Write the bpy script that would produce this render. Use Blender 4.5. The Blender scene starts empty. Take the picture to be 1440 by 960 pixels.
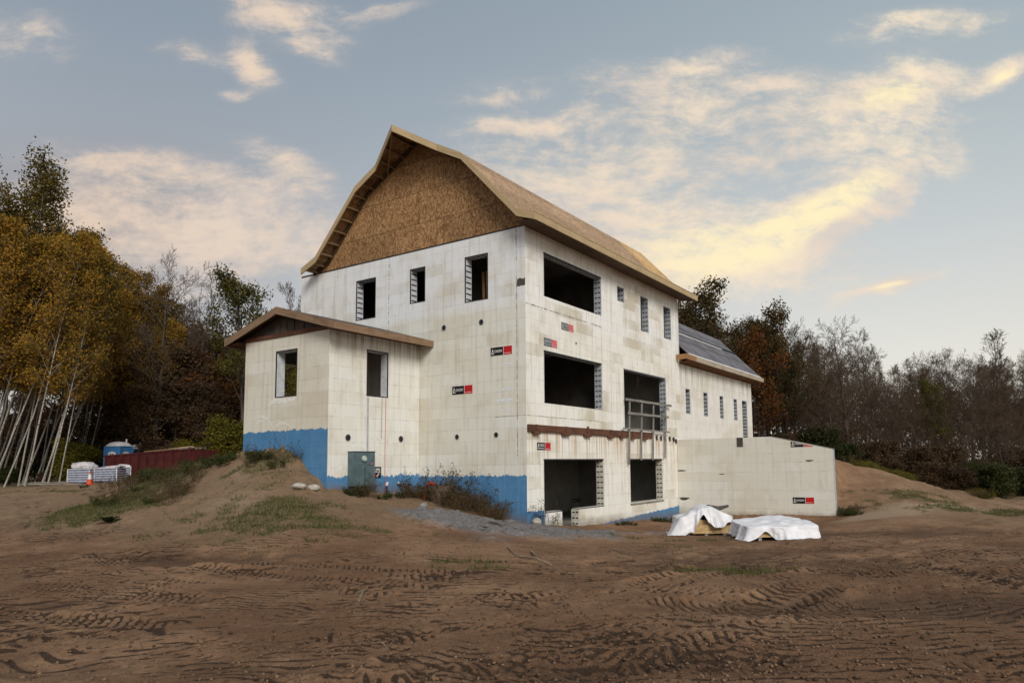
import bpy, math, random
import numpy as np
from mathutils import Matrix, Vector, Euler

random.seed(7)
rng = np.random.default_rng(11)
D2R = math.radians
SC = bpy.context.scene
COL = SC.collection
PI = math.pi

# ------------------------------------------------------------------ camera
CR = np.array([0.8556802721611141, 0.5172301672561839, -0.016859000991212354])
CU = np.array([0.063421018475113, -0.072477367192243, 0.9953515990143685])
CF = np.array([-0.5136039780315774, 0.8527719421539506, 0.09482071727801972])
FPX, CXP, CYP = 979.4062, 823.8507, 560.9059
CAM = np.array([13.4352361, -18.50688973, 1.8844527])
cd = bpy.data.cameras.new('camera')
cam = bpy.data.objects.new('camera', cd)
COL.objects.link(cam)
M = Matrix(((CR[0], CU[0], -CF[0], CAM[0]), (CR[1], CU[1], -CF[1], CAM[1]), (CR[2], CU[2], -CF[2], CAM[2]), (0, 0, 0, 1)))
cam.matrix_world = M
cd.sensor_width = 36.0
cd.sensor_fit = 'HORIZONTAL'
cd.lens = FPX / 1440 * 36.0
cd.shift_x = (720 - CXP) / 1440
cd.shift_y = (CYP - 480) / 1440
cd.clip_start = 0.1
cd.clip_end = 3000
SC.camera = cam


def ray(px, py):
    return CF + CR * (px - CXP) / FPX - CU * (py - CYP) / FPX


def P(px, py, ax, val):
    """point of the place seen at a pixel of the photograph, on the plane axis = val"""
    r = ray(px, py)
    return CAM + r * ((val - CAM[ax]) / r[ax])


FH = np.array([CF[0], CF[1], 0.0]); FH /= np.linalg.norm(FH)
RH = np.array([FH[1], -FH[0], 0.0])


def at(px, dist):
    """ground position in the direction of a pixel column at a distance along the view heading"""
    r = ray(px, 655)
    t = dist / (r @ FH)
    q = CAM + r * t
    return float(q[0]), float(q[1])


# ------------------------------------------------------------------ light
SUN_EL, SUN_AZ = 33.0, 128.0      # azimuth clockwise from +Y
SUN_STR, SUN_ANG = 1.5, 24.0
SKY_STR = 0.1
EXPOSURE = 0.80

SC.view_settings.view_transform = 'Standard'
SC.view_settings.look = 'None'
SC.view_settings.exposure = EXPOSURE
SC.view_settings.gamma = 1.0
SC.view_settings.use_curve_mapping = False
SC.render.film_transparent = False
try:
    SC.cycles.max_bounces = 6
    SC.cycles.diffuse_bounces = 3
    SC.cycles.transparent_max_bounces = 6
    SC.cycles.use_denoising = True
except Exception:
    pass


# ------------------------------------------------------------------ node helper
class NT:
    def __init__(s, tree):
        s.t = tree

    def n(s, ty, ins=None, **props):
        nd = s.t.nodes.new(ty)
        for k, v in props.items():
            setattr(nd, k, v)
        for k, v in (ins or {}).items():
            s.set(nd.inputs[k], v)
        return nd

    def set(s, sock, v):
        if isinstance(v, bpy.types.NodeSocket):
            s.t.links.new(v, sock)
        else:
            if hasattr(sock, 'default_value'):
                if isinstance(v, (tuple, list)) and sock.type == 'RGBA' and len(v) == 3:
                    v = (*v, 1.0)
                sock.default_value = v

    def m(s, op, a, b=0.0, c=0.0, clamp=False):
        nd = s.t.nodes.new('ShaderNodeMath'); nd.operation = op; nd.use_clamp = clamp
        s.set(nd.inputs[0], a); s.set(nd.inputs[1], b); s.set(nd.inputs[2], c)
        return nd.outputs[0]

    def mix(s, f, a, b, blend='MIX'):
        nd = s.t.nodes.new('ShaderNodeMix'); nd.data_type = 'RGBA'; nd.blend_type = blend
        s.set(nd.inputs[0], f); s.set(nd.inputs[6], a); s.set(nd.inputs[7], b)
        return nd.outputs[2]

    def sm(s, v, lo, hi, a=0.0, b=1.0):
        nd = s.t.nodes.new('ShaderNodeMapRange'); nd.interpolation_type = 'SMOOTHSTEP'
        s.set(nd.inputs[0], v); s.set(nd.inputs[1], lo); s.set(nd.inputs[2], hi); s.set(nd.inputs[3], a); s.set(nd.inputs[4], b)
        return nd.outputs[0]

    def noise(s, vec, scale=1.0, detail=4.0, rough=0.55, dist=0.0, out=0):
        nd = s.t.nodes.new('ShaderNodeTexNoise')
        s.set(nd.inputs['Vector'], vec); nd.inputs['Scale'].default_value = scale
        nd.inputs['Detail'].default_value = detail; nd.inputs['Roughness'].default_value = rough
        nd.inputs['Distortion'].default_value = dist
        return nd.outputs[out]

    def voro(s, vec, scale=1.0, feature='F1', out='Distance'):
        nd = s.t.nodes.new('ShaderNodeTexVoronoi'); nd.feature = feature
        s.set(nd.inputs['Vector'], vec); nd.inputs['Scale'].default_value = scale
        return nd.outputs[out]

    def scl(s, vec, sc, loc=(0, 0, 0), rot=(0, 0, 0)):
        nd = s.t.nodes.new('ShaderNodeMapping')
        s.set(nd.inputs[0], vec); nd.inputs['Scale'].default_value = sc; nd.inputs['Location'].default_value = loc
        nd.inputs['Rotation'].default_value = rot
        return nd.outputs[0]

    def ramp(s, f, stops):
        nd = s.t.nodes.new('ShaderNodeValToRGB')
        el = nd.color_ramp.elements
        while len(el) < len(stops):
            el.new(0.5)
        for e, (p, c) in zip(el, stops):
            e.position = p
            e.color = (*c, 1) if len(c) == 3 else c
        s.set(nd.inputs[0], f)
        return nd.outputs[0]


def new_mat(name):
    m = bpy.data.materials.new(name)
    m.use_nodes = True
    t = m.node_tree
    b = t.nodes['Principled BSDF']
    b.inputs['Specular IOR Level'].default_value = 0.25
    return m, NT(t), b


# ------------------------------------------------------------------ sky
W = bpy.data.worlds.new('World'); SC.world = W; W.use_nodes = True
wt = W.node_tree; N = NT(wt)
for nd in list(wt.nodes):
    wt.nodes.remove(nd)
sky = N.n('ShaderNodeTexSky', sky_type='NISHITA', sun_disc=False)
sky.sun_elevation = D2R(SUN_EL); sky.sun_rotation = D2R(SUN_AZ)
sky.air_density = 1.0; sky.dust_density = 1.5
tc = N.n('ShaderNodeTexCoord')
dirv = tc.outputs['Generated']
sx = N.n('ShaderNodeSeparateXYZ', {0: dirv})
DX, DY, DZ = sx.outputs[0], sx.outputs[1], sx.outputs[2]
fwd = N.m('ADD', N.m('MULTIPLY', DX, float(FH[0])), N.m('MULTIPLY', DY, float(FH[1])))
rgt = N.m('ADD', N.m('MULTIPLY', DX, float(RH[0])), N.m('MULTIPLY', DY, float(RH[1])))
fpos = N.m('MAXIMUM', fwd, 0.15)
U_ = N.m('DIVIDE', rgt, fpos)
V_ = N.m('DIVIDE', DZ, fpos)
uv = N.n('ShaderNodeCombineXYZ', {0: U_, 1: V_, 2: 0.0}).outputs[0]


def sky_uv(px, py):
    r = ray(px, py)
    f = r @ FH
    return (r @ RH) / f, r[2] / f


# heading-wide gradient of the dusk sky (values are radiance / SKY_STR)
eln = N.m('MAXIMUM', DZ, 0.0)
K = 1.0 / (SKY_STR * 2 ** EXPOSURE)
def k(c): return tuple(x * K for x in c)
grad = N.ramp(eln, [(0.0, (0.70, 0.64, 0.57)), (0.14, (0.65, 0.635, 0.60)), (0.30, (0.49, 0.53, 0.55)), (0.45, (0.355, 0.42, 0.465)), (0.60, (0.28, 0.35, 0.415)), (1.0, (0.22, 0.285, 0.365))])
gradk = N.mix(1.0, grad, k((1, 1, 1)), 'MULTIPLY')
hs = N.n('ShaderNodeHueSaturation', {'Saturation': 0.6, 'Value': 1.0, 'Color': sky.outputs[0]}).outputs[0]
base = N.mix(0.15, gradk, hs)
gu_, gv_ = sky_uv(60, 330)
gd = N.m('ADD', N.m('POWER', N.m('MULTIPLY', N.m('SUBTRACT', U_, float(gu_)), FPX / 300), 2.0), N.m('POWER', N.m('MULTIPLY', N.m('SUBTRACT', V_, float(gv_)), FPX / 135), 2.0))
gm = N.m('MULTIPLY', N.m('POWER', 2.718, N.m('MULTIPLY', gd, -0.8)), N.sm(fwd, 0.0, 0.3))
base = N.mix(N.m('MULTIPLY', gm, 0.75), base, k((0.37, 0.345, 0.35)))
# left of the view is duller and warmer near the tree tops, right is paler
side = N.sm(U_, -0.75, 0.55)
base = N.mix(1.0, base, N.mix(side, (0.84, 0.835, 0.86, 1), (1.17, 1.14, 1.08, 1)), 'MULTIPLY')
warp = N.noise(uv, 3.2, 3, 0.55, 0.0, 1)
wv = N.n('ShaderNodeVectorMath', {0: warp, 1: (0.5, 0.5, 0.5)}, operation='SUBTRACT').outputs[0]
wv2 = N.n('ShaderNodeVectorMath', {0: wv, 3: 0.10}, operation='SCALE').outputs[0]
uvw = N.n('ShaderNodeVectorMath', {0: uv, 1: wv2}, operation='ADD').outputs[0]
sw = N.n('ShaderNodeSeparateXYZ', {0: uvw})
UW, VW = sw.outputs[0], sw.outputs[1]
patches = [  # px, py, rx, ry, tilt (deg, + falls to the right), strength
    (395, 18, 85, 34, 16, .85), (440, 60, 40, 18, 30, .5), (268, 74, 42, 13, 14, .8), (352, 92, 42, 20, 40, 1.0), (330, 132, 24, 10, 0, .6), (25, 42, 90, 40, 10, .45),
    (250, 255, 150, 30, 10, .85), (160, 300, 170, 36, 4, .70), (310, 325, 180, 26, 6, .75), (395, 235, 55, 16, 32, .85), (150, 350, 190, 50, 0, .62), (330, 370, 150, 40, 0, .5), (1000, 400, 200, 50, -4, .5), (730, 172, 90, 13, -4, .75),
    (860, 240, 150, 70, 10, .48), (1000, 180, 170, 45, 12, .50), (1120, 316, 205, 42, -27, 1.0), (1180, 290, 120, 26, -27, .7), (1010, 352, 150, 32, -10, .85), (1255, 125, 100, 40, -14, .95),
    (1090, 130, 140, 42, 8, .58), (1265, 26, 75, 18, -10, .75), (1350, 30, 70, 16, -10, .55), (1410, 96, 45, 15, -20, .95), (1245, 407, 66, 9, -17, .9), (1200, 200, 90, 30, -15, .5),
    (790, 275, 160, 70, 14, .42), (985, 90, 60, 18, -10, .6), (930, 330, 130, 45, 8, .60), (700, 130, 60, 20, 0, .4), (500, 10, 80, 14, 0, .5), (900, 120, 60, 20, 15, .4)]
tot = None
for (px, py, rx, ry, ro, st) in patches:
    cu, cv = sky_uv(px, py)
    du = N.m('SUBTRACT', UW, float(cu)); dv = N.m('SUBTRACT', VW, float(cv))
    c, s = math.cos(D2R(-ro)), math.sin(D2R(-ro))
    a = N.m('ADD', N.m('MULTIPLY', du, c * FPX / rx), N.m('MULTIPLY', dv, s * FPX / rx))
    b = N.m('ADD', N.m('MULTIPLY', du, -s * FPX / ry), N.m('MULTIPLY', dv, c * FPX / ry))
    d2 = N.m('ADD', N.m('MULTIPLY', a, a), N.m('MULTIPLY', b, b))
    g = N.m('MULTIPLY', N.m('POWER', 2.718, N.m('MULTIPLY', d2, -0.75)), st)
    tot = g if tot is None else N.m('SUBTRACT', N.m('ADD', tot, g), N.m('MULTIPLY', tot, g))
# wisps: fine streaks, tilted, stretched
rotuv = N.scl(uvw, (2.6, 9.5, 1), (0, 0, 0), (0, 0, D2R(-20)))
n1 = N.noise(rotuv, 2.0, 9, 0.66, 0.0)
n2 = N.noise(N.scl(uvw, (12, 19, 1)), 1.7, 8, 0.68, 0.0)
nn = N.m('ADD', N.m('MULTIPLY', n1, 0.5), N.m('MULTIPLY', n2, 0.5))
frontal = N.sm(fwd, 0.15, 0.4)
# behind the view: a scatter of the same cloud
cb = N.n('ShaderNodeVectorMath', {0: dirv, 1: (1, 1, 3)}, operation='MULTIPLY').outputs[0]
backm = N.sm(N.noise(cb, 2.0, 5, 0.6), 0.45, 0.75)
tot = N.m('ADD', N.m('MULTIPLY', tot, frontal), N.m('MULTIPLY', N.m('MULTIPLY', backm, 0.8), N.m('SUBTRACT', 1.0, frontal)))
dens = N.m('ADD', tot, N.m('MULTIPLY', N.m('SUBTRACT', nn, 0.5), 3.9))
cover = N.m('MULTIPLY', N.sm(dens, 0.10, 1.20), N.sm(tot, 0.04, 0.40))
cover = N.m('MULTIPLY', cover, N.sm(DZ, 0.02, 0.16))
warm = N.mix(side, k((0.82, 0.64, 0.50)), k((1.0, 0.83, 0.61)))
lit = N.mix(N.sm(N.noise(uvw, 5, 4, .5), .35, .7), warm, k((0.80, 0.66, 0.55)))
lit = N.mix(N.m('MULTIPLY', N.sm(tot, 0.72, 0.98), side), lit, k((1.10, 0.93, 0.56)))
veil = N.m('MULTIPLY', N.m('MULTIPLY', N.sm(tot, .05, .8), N.sm(n1, .25, .7)), .50)
final = N.mix(veil, base, N.mix(0.5, lit, k((0.56, 0.54, 0.52))))
final = N.mix(N.m('MULTIPLY', cover, 0.88), final, lit)
# thin grey veil low on the left
bg = N.n('ShaderNodeBackground', {'Color': final, 'Strength': SKY_STR})
wo = N.n('ShaderNodeOutputWorld')
wt.links.new(bg.outputs[0], wo.inputs[0])

sl = bpy.data.lights.new('sun', 'SUN'); so = bpy.data.objects.new('sun', sl); COL.objects.link(so)
sl.energy = SUN_STR; sl.angle = D2R(SUN_ANG); sl.color = (1.0, 0.945, 0.865)
az, el = D2R(SUN_AZ), D2R(SUN_EL)
sdir = Vector((math.sin(az) * math.cos(el), math.cos(az) * math.cos(el), math.sin(el)))
so.rotation_euler = sdir.to_track_quat('Z', 'Y').to_euler()
so.location = (30, -30, 30)


# ------------------------------------------------------------------ object helpers
def tag(o, label=None, cat=None, group=None, kind=None):
    if label: o['label'] = label
    if cat: o['category'] = cat
    if group: o['group'] = group
    if kind: o['kind'] = kind
    return o


def thing(name, label, cat, loc=(0, 0, 0), rz=0.0, group=None):
    o = bpy.data.objects.new(name, None); COL.objects.link(o)
    o.location = loc; o.rotation_euler = (0, 0, rz); o.empty_display_size = 0.3
    return tag(o, label, cat, group)


def dup(root, loc, rot, scale=1.0, label=None, group=None):
    r = root.copy(); COL.objects.link(r)
    r.location = loc; r.rotation_euler = rot; r.scale = (scale, scale, scale) if not isinstance(scale, tuple) else scale
    if label: r['label'] = label
    if group: r['group'] = group
    for ch in list(root.children):
        c = ch.copy(); COL.objects.link(c); c.parent = r
        for g in list(ch.children):
            d = g.copy(); COL.objects.link(d); d.parent = c
    return r


class MB:
    def __init__(s):
        s.v, s.f, s.mi, s.uv = [], [], [], []

    def face(s, pts, mi=0, uv=None):
        i = len(s.v); s.v.extend([tuple(map(float, p)) for p in pts])
        s.f.append(tuple(range(i, i + len(pts)))); s.mi.append(mi)
        s.uv.append(uv if uv else [(0, 0)] * len(pts))

    def box(s, x0, x1, y0, y1, z0, z1, mi=0, mp=None):
        mp = mp or (lambda a, b, c: (a, b, c))
        c = [mp(x, y, z) for z in (z0, z1) for y in (y0, y1) for x in (x0, x1)]
        for q, ax in (((0, 1, 3, 2), 0), ((4, 6, 7, 5), 0), ((0, 4, 5, 1), 1), ((2, 3, 7, 6), 1), ((0, 2, 6, 4), 2), ((1, 5, 7, 3), 2)):
            p = [c[j] for j in q]
            s.face(p, mi, [((p_[0] + p_[1]), p_[2]) for p_ in p])

    def beam(s, a, b, w, h, up=(0, 0, 1), mi=0):
        """box of width w, height h along a-b"""
        a = Vector(a); b = Vector(b); d = (b - a).normalized(); u = Vector(up)
        r = d.cross(u).normalized(); u = r.cross(d)
        c = []
        for p in (a, b):
            for (i, j) in ((-1, -1), (1, -1), (1, 1), (-1, 1)):
                c.append(p + r * (w / 2 * i) + u * (h / 2 * j))
        L = (b - a).length
        for q in ((3, 2, 1, 0), (4, 5, 6, 7), (0, 1, 5, 4), (1, 2, 6, 5), (2, 3, 7, 6), (3, 0, 4, 7)):
            s.face([c[j] for j in q], mi, [((L if j > 3 else 0), (0, w, w + h, h)[j % 4]) for j in q])

    def tube(s, pts, rad, n=6, mi=0, cap=True):
        pts = [Vector(p) for p in pts]
        base = len(s.v)
        prev = None
        for i, p in enumerate(pts):
            d = (pts[min(i + 1, len(pts) - 1)] - pts[max(i - 1, 0)]).normalized()
            ref = Vector((0, 0, 1)) if abs(d.z) < .95 else Vector((1, 0, 0))
            x = d.cross(ref).normalized(); y = d.cross(x)
            for k_ in range(n):
                a = 2 * PI * k_ / n
                q = p + (x * math.cos(a) + y * math.sin(a)) * rad[i]
                s.v.append((q.x, q.y, q.z))
        for i in range(len(pts) - 1):
            for k_ in range(n):
                a = base + i * n + k_; b = base + i * n + (k_ + 1) % n
                s.f.append((a, b, b + n, a + n)); s.mi.append(mi)
                s.uv.append([(k_ / n, i), ((k_ + 1) / n, i), ((k_ + 1) / n, i + 1), (k_ / n, i + 1)])
        if cap:
            s.f.append(tuple(base + k_ for k_ in range(n))[::-1]); s.mi.append(mi); s.uv.append([(0, 0)] * n)
            e = base + (len(pts) - 1) * n
            s.f.append(tuple(e + k_ for k_ in range(n))); s.mi.append(mi); s.uv.append([(0, 0)] * n)

    def build(s, name, mats, parent=None, smooth=False):
        me = bpy.data.meshes.new(name)
        me.from_pydata(s.v, [], s.f)
        if not isinstance(mats, (list, tuple)):
            mats = [mats]
        for m in mats:
            me.materials.append(m)
        me.polygons.foreach_set('material_index', s.mi)
        l = me.uv_layers.new(name='UVMap')
        flat = [c for f in s.uv for p in f for c in p]
        l.data.foreach_set('uv', flat)
        if smooth:
            me.polygons.foreach_set('use_smooth', [True] * len(s.f))
        me.update()
        o = bpy.data.objects.new(name, me); COL.objects.link(o)
        if parent: o.parent = parent
        return o


def np_obj(name, v, f, mats, parent=None, smooth=False, attrs=None, mi=None):
    """vertices (n,3) and faces (m,k) arrays to an object"""
    me = bpy.data.meshes.new(name)
    v = np.asarray(v, np.float32); f = np.asarray(f, np.int32)
    me.vertices.add(len(v)); me.vertices.foreach_set('co', v.ravel())
    kk = f.shape[1]
    me.loops.add(f.size); me.loops.foreach_set('vertex_index', f.ravel())
    me.polygons.add(len(f)); me.polygons.foreach_set('loop_start', np.arange(0, f.size, kk, dtype=np.int32))
    me.polygons.foreach_set('loop_total', np.full(len(f), kk, np.int32))
    for m in (mats if isinstance(mats, (list, tuple)) else [mats]):
        me.materials.append(m)
    if mi is not None:
        me.polygons.foreach_set('material_index', np.asarray(mi, np.int32))
    if smooth:
        me.polygons.foreach_set('use_smooth', np.ones(len(f), bool))
    me.update(calc_edges=True)
    for n_, a_ in (attrs or {}).items():
        at_ = me.attributes.new(n_, 'FLOAT', 'POINT'); at_.data.foreach_set('value', np.asarray(a_, np.float32))
    o = bpy.data.objects.new(name, me); COL.objects.link(o)
    if parent: o.parent = parent
    return o


# ------------------------------------------------------------------ numpy noise
_T = rng.random((256, 256))
def vnoise(x, y):
    xi = np.floor(x).astype(int); yi = np.floor(y).astype(int)
    fx = x - xi; fy = y - yi
    fx = fx * fx * (3 - 2 * fx); fy = fy * fy * (3 - 2 * fy)
    a = _T[xi & 255, yi & 255]; b = _T[(xi + 1) & 255, yi & 255]; c = _T[xi & 255, (yi + 1) & 255]; d = _T[(xi + 1) & 255, (yi + 1) & 255]
    return (a * (1 - fx) + b * fx) * (1 - fy) + (c * (1 - fx) + d * fx) * fy
def fbm(x, y, o=4, g=0.5):
    s = 0; a = 1; t = 0
    for i in range(o):
        s = s + a * vnoise(x * 2 ** i + 17.3 * i, y * 2 ** i - 9.1 * i); t += a; a *= g
    return s / t
def sst(x, a, b):
    t = np.clip((x - a) / (b - a), 0, 1)
    return t * t * (3 - 2 * t)


# ------------------------------------------------------------------ materials
def mat_plain(name, col, rough=0.8, var=0.25, scale=6.0, bump=0.0, spec=0.25, metal=0.0):
    m, N, b = new_mat(name)
    t = N.n('ShaderNodeTexCoord').outputs['Object']
    f = N.noise(t, scale, 5, 0.6)
    c = N.mix(N.sm(f, 0.3, 0.7), tuple(x * (1 - var) for x in col), tuple(min(1, x * (1 + var)) for x in col))
    N.set(b.inputs['Base Color'], c)
    b.inputs['Roughness'].default_value = rough
    b.inputs['Specular IOR Level'].default_value = spec
    b.inputs['Metallic'].default_value = metal
    if bump:
        bp = N.n('ShaderNodeBump', {'Strength': 0.6, 'Distance': bump, 'Height': N.noise(t, scale * 6, 4, 0.6)})
        N.set(b.inputs['Normal'], bp.outputs[0])
    return m


def mat_icf(name, blue_line=None, blue_spots=(), old_z=7.1, old_amt=1.0, clean=(0.72, 0.74, 0.765), aged=(0.66, 0.645, 0.575), blue_amp=0.22, patch=0.45, streak=1.0, drip=None, splash=None):
    """foam block wall: UV in metres (u along the wall, v = height)"""
    m, N, b = new_mat(name)
    uv = N.n('ShaderNodeUVMap').outputs[0]
    sp = N.n('ShaderNodeSeparateXYZ', {0: uv}); u, v = sp.outputs[0], sp.outputs[1]
    wob = N.n('ShaderNodeCombineXYZ', {0: u, 1: N.m('ADD', N.m('SUBTRACT', v, 0.318), N.m('MULTIPLY', N.m('SUBTRACT', N.noise(N.scl(uv, (0.35, 2.0, 1)), 1, 2), 0.5), 0.035)), 2: 0.0}).outputs[0]
    br = N.n('ShaderNodeTexBrick', {'Vector': wob, 'Color1': (0, 0, 0, 1), 'Color2': (1, 1, 1, 1), 'Mortar': (0, 0, 0, 1), 'Scale': 1.0, 'Mortar Size': 0.006, 'Mortar Smooth': 0.4, 'Bias': 0.0, 'Brick Width': 1.219, 'Row Height': 0.4064})
    br.offset = 0.37
    tone = br.outputs[0]
    hj = N.sm(N.m('PINGPONG', N.n('ShaderNodeSeparateXYZ', {0: wob}).outputs[1], 0.2032), 0.0095, 0.003)
    joint = N.m('MAXIMUM', hj, N.m('MULTIPLY', br.outputs[1], 0.30))
    big = N.noise(uv, 0.45, 4, 0.6)
    aged_f = N.m('MULTIPLY', N.sm(N.m('ADD', v, N.m('MULTIPLY', N.m('SUBTRACT', N.noise(N.scl(uv, (1.2, 0.8, 1)), 1, 3), 0.5), 0.7)), old_z + 0.25, old_z - 0.25), old_amt)
    c = N.mix(aged_f, clean, aged)
    # block to block tone
    c = N.mix(N.m('MULTIPLY', N.m('MULTIPLY', N.sm(tone, 0.62, 0.8), patch), N.sm(big, 0.35, 0.65)), c, (0.50, 0.46, 0.37, 1))
    c = N.mix(N.m('MULTIPLY', N.sm(tone, 0.3, 0.1), 0.35), c, (0.74, 0.75, 0.74, 1))
    c = N.mix(N.m('MULTIPLY', N.sm(big, 0.46, 0.7), 0.5), c, (0.56, 0.49, 0.37, 1))
    c = N.mix(N.m('MULTIPLY', N.sm(N.noise(N.scl(uv, (2.5, .9, 1), (9, 4, 0)), 1, 5, .65), .5, .72), .4), c, (0.50, 0.45, 0.36, 1))
    # rain streaks
    st = N.noise(N.scl(uv, (7.0, 0.28, 1)), 1, 5, 0.65)
    c = N.mix(N.m('MULTIPLY', N.sm(st, 0.48, 0.72), 0.42 * streak), c, (0.36, 0.33, 0.265, 1))
    st2 = N.noise(N.scl(uv, (14.0, 0.9, 1), (3, 7, 0)), 1, 3, 0.6)
    c = N.mix(N.m('MULTIPLY', N.sm(st2, 0.58, 0.8), 0.22 * streak), c, (0.80, 0.80, 0.78, 1))
    # fine speckle and the moulded vertical webs of the blocks
    web = N.m('PINGPONG', u, 0.1016)
    c = N.mix(N.m('MULTIPLY', N.m('MULTIPLY', N.sm(web, 0.010, 0.0), N.sm(N.noise(N.scl(uv, (1.1, 1.6, 1), (2, 8, 0)), 1, 4, .6), .45, .7)), 0.09), c, (0.35, 0.34, 0.30, 1))
    sp_ = N.noise(uv, 30, 3, 0.7)
    c = N.mix(0.16, c, N.mix(sp_, (0.1, 0.1, 0.1, 1), (1, 1, 1, 1)), 'OVERLAY')
    # joints: broken dark lines
    jm = N.m('MULTIPLY', joint, N.sm(N.noise(N.scl(uv, (2.2, 3, 1), (5, 2, 0)), 1, 5, 0.7), 0.42, 0.70, 0.03, 0.60))
    c = N.mix(jm, c, (0.17, 0.155, 0.125, 1))
    # nail and screw marks
    vd = N.voro(uv, 1.15)
    c = N.mix(N.m('MULTIPLY', N.sm(vd, 0.040, 0.018), N.sm(N.noise(uv, 0.9, 2), 0.52, 0.56)), c, (0.07, 0.055, 0.04, 1))
    if drip:
        dm = N.m('MULTIPLY', N.sm(N.noise(N.scl(uv, (5.5, 0.12, 1), (1.7, 0, 0)), 1, 4, 0.7), 0.46, 0.62), N.m('MULTIPLY', N.sm(v, drip[0] - drip[1], drip[0]), N.sm(v, drip[0] + 0.06, drip[0])))
        c = N.mix(N.m('MULTIPLY', dm, 0.75), c, drip[2] + (1,))
    if blue_line is not None or blue_spots:
        rag = N.m('ADD', N.m('MULTIPLY', N.m('SUBTRACT', N.noise(N.scl(uv, (3.0, 0.6, 1)), 1, 5, 0.65), 0.5), blue_amp), N.m('MULTIPLY', N.m('SUBTRACT', N.noise(N.scl(uv, (22.0, 5.0, 1)), 1, 2, 0.5), 0.5), blue_amp * 0.35))
        vv = N.m('ADD', v, rag)
        mask = None
        if blue_line is not None:
            a0, a1 = blue_line
            mask = N.sm(N.m('SUBTRACT', N.m('ADD', N.m('MULTIPLY', u, a1), a0), vv), -0.012, 0.018)
        for (u0, u1, z) in blue_spots:
            q = N.m('MULTIPLY', N.m('MULTIPLY', N.sm(u, u0 - 0.02, u0 + 0.05), N.sm(u, u1 + 0.02, u1 - 0.05)), N.sm(vv, z + 0.012, z - 0.018))
            mask = q if mask is None else N.m('MAXIMUM', mask, q)
        bl = N.mix(N.noise(N.scl(uv, (1.2, 2.4, 1)), 1.3, 5, 0.65), (0.034, 0.135, 0.30, 1), (0.105, 0.265, 0.46, 1))
        bl = N.mix(N.m('MULTIPLY', N.sm(st, 0.5, 0.75), 0.45), bl, (0.20, 0.30, 0.40, 1))
        bl = N.mix(N.m('MULTIPLY', jm, 0.65), bl, (0.02, 0.07, 0.15, 1))
        c = N.mix(N.m('MULTIPLY', mask, N.sm(N.noise(uv, 26, 3, 0.6), 0.27, 0.36, 0.7, 1.0)), c, bl)
    if splash:
        sp2 = N.m('ADD', v, N.m('MULTIPLY', N.m('SUBTRACT', N.noise(N.scl(uv, (3, 2, 1)), 1, 5, .7), .5), .5))
        zz_ = N.m('ADD', N.m('MULTIPLY', u, splash[1]), splash[0])
        c = N.mix(N.sm(N.m('SUBTRACT', sp2, zz_), .42, .0, 0, .62), c, (0.16, 0.115, 0.08, 1))
    N.set(b.inputs['Base Color'], c)
    b.inputs['Roughness'].default_value = 0.85
    hb = N.m('ADD', N.m('MULTIPLY', joint, -1.0), N.m('MULTIPLY', sp_, 0.25))
    bp = N.n('ShaderNodeBump', {'Strength': 0.5, 'Distance': 0.008, 'Height': hb})
    N.set(b.inputs['Normal'], bp.outputs[0])
    return m


def mat_osb(name, lo, mid, hi, sx=11.0, sy=5.0, panel=True, rough=0.8):
    m, N, b = new_mat(name)
    uv = N.n('ShaderNodeUVMap').outputs[0]
    wv = N.n('ShaderNodeVectorMath', {0: uv, 1: N.n('ShaderNodeVectorMath', {0: N.noise(uv, 6, 2, .5, 0, 1), 3: 0.10}, operation='SCALE').outputs[0]}, operation='ADD').outputs[0]
    c1 = N.voro(N.scl(wv, (sx, sy, 1), (0, 0, 0), (0, 0, 0.35)), 1.0, 'F1', 'Color')
    c2 = N.voro(N.scl(wv, (sy * 1.6, sx * 1.3, 1), (3, 5, 0), (0, 0, -0.25)), 1.0, 'F1', 'Color')
    g1 = N.n('ShaderNodeSeparateColor', {0: c1}).outputs[0]; g2 = N.n('ShaderNodeSeparateColor', {0: c2}).outputs[1]
    f = N.m('ADD', N.m('MULTIPLY', g1, 0.6), N.m('MULTIPLY', g2, 0.4))
    f = N.m('ADD', f, N.m('MULTIPLY', N.m('SUBTRACT', N.noise(uv, 1.2, 4, .6), .5), .35))
    c = N.ramp(f, [(0.05, lo), (0.45, mid), (0.9, hi)])
    if panel:
        br = N.n('ShaderNodeTexBrick', {'Vector': uv, 'Color1': (.74, .72, .70, 1), 'Color2': (1.15, 1.13, 1.1, 1), 'Mortar': (0.25, 0.2, 0.16, 1), 'Scale': 1.0, 'Mortar Size': 0.012, 'Brick Width': 2.44, 'Row Height': 1.22})
        c = N.mix(0.8, c, br.outputs[0], 'MULTIPLY')
    N.set(b.inputs['Base Color'], c)
    b.inputs['Roughness'].default_value = rough
    bp = N.n('ShaderNodeBump', {'Strength': 0.35, 'Distance': 0.004, 'Height': f})
    N.set(b.inputs['Normal'], bp.outputs[0])
    return m


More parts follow.
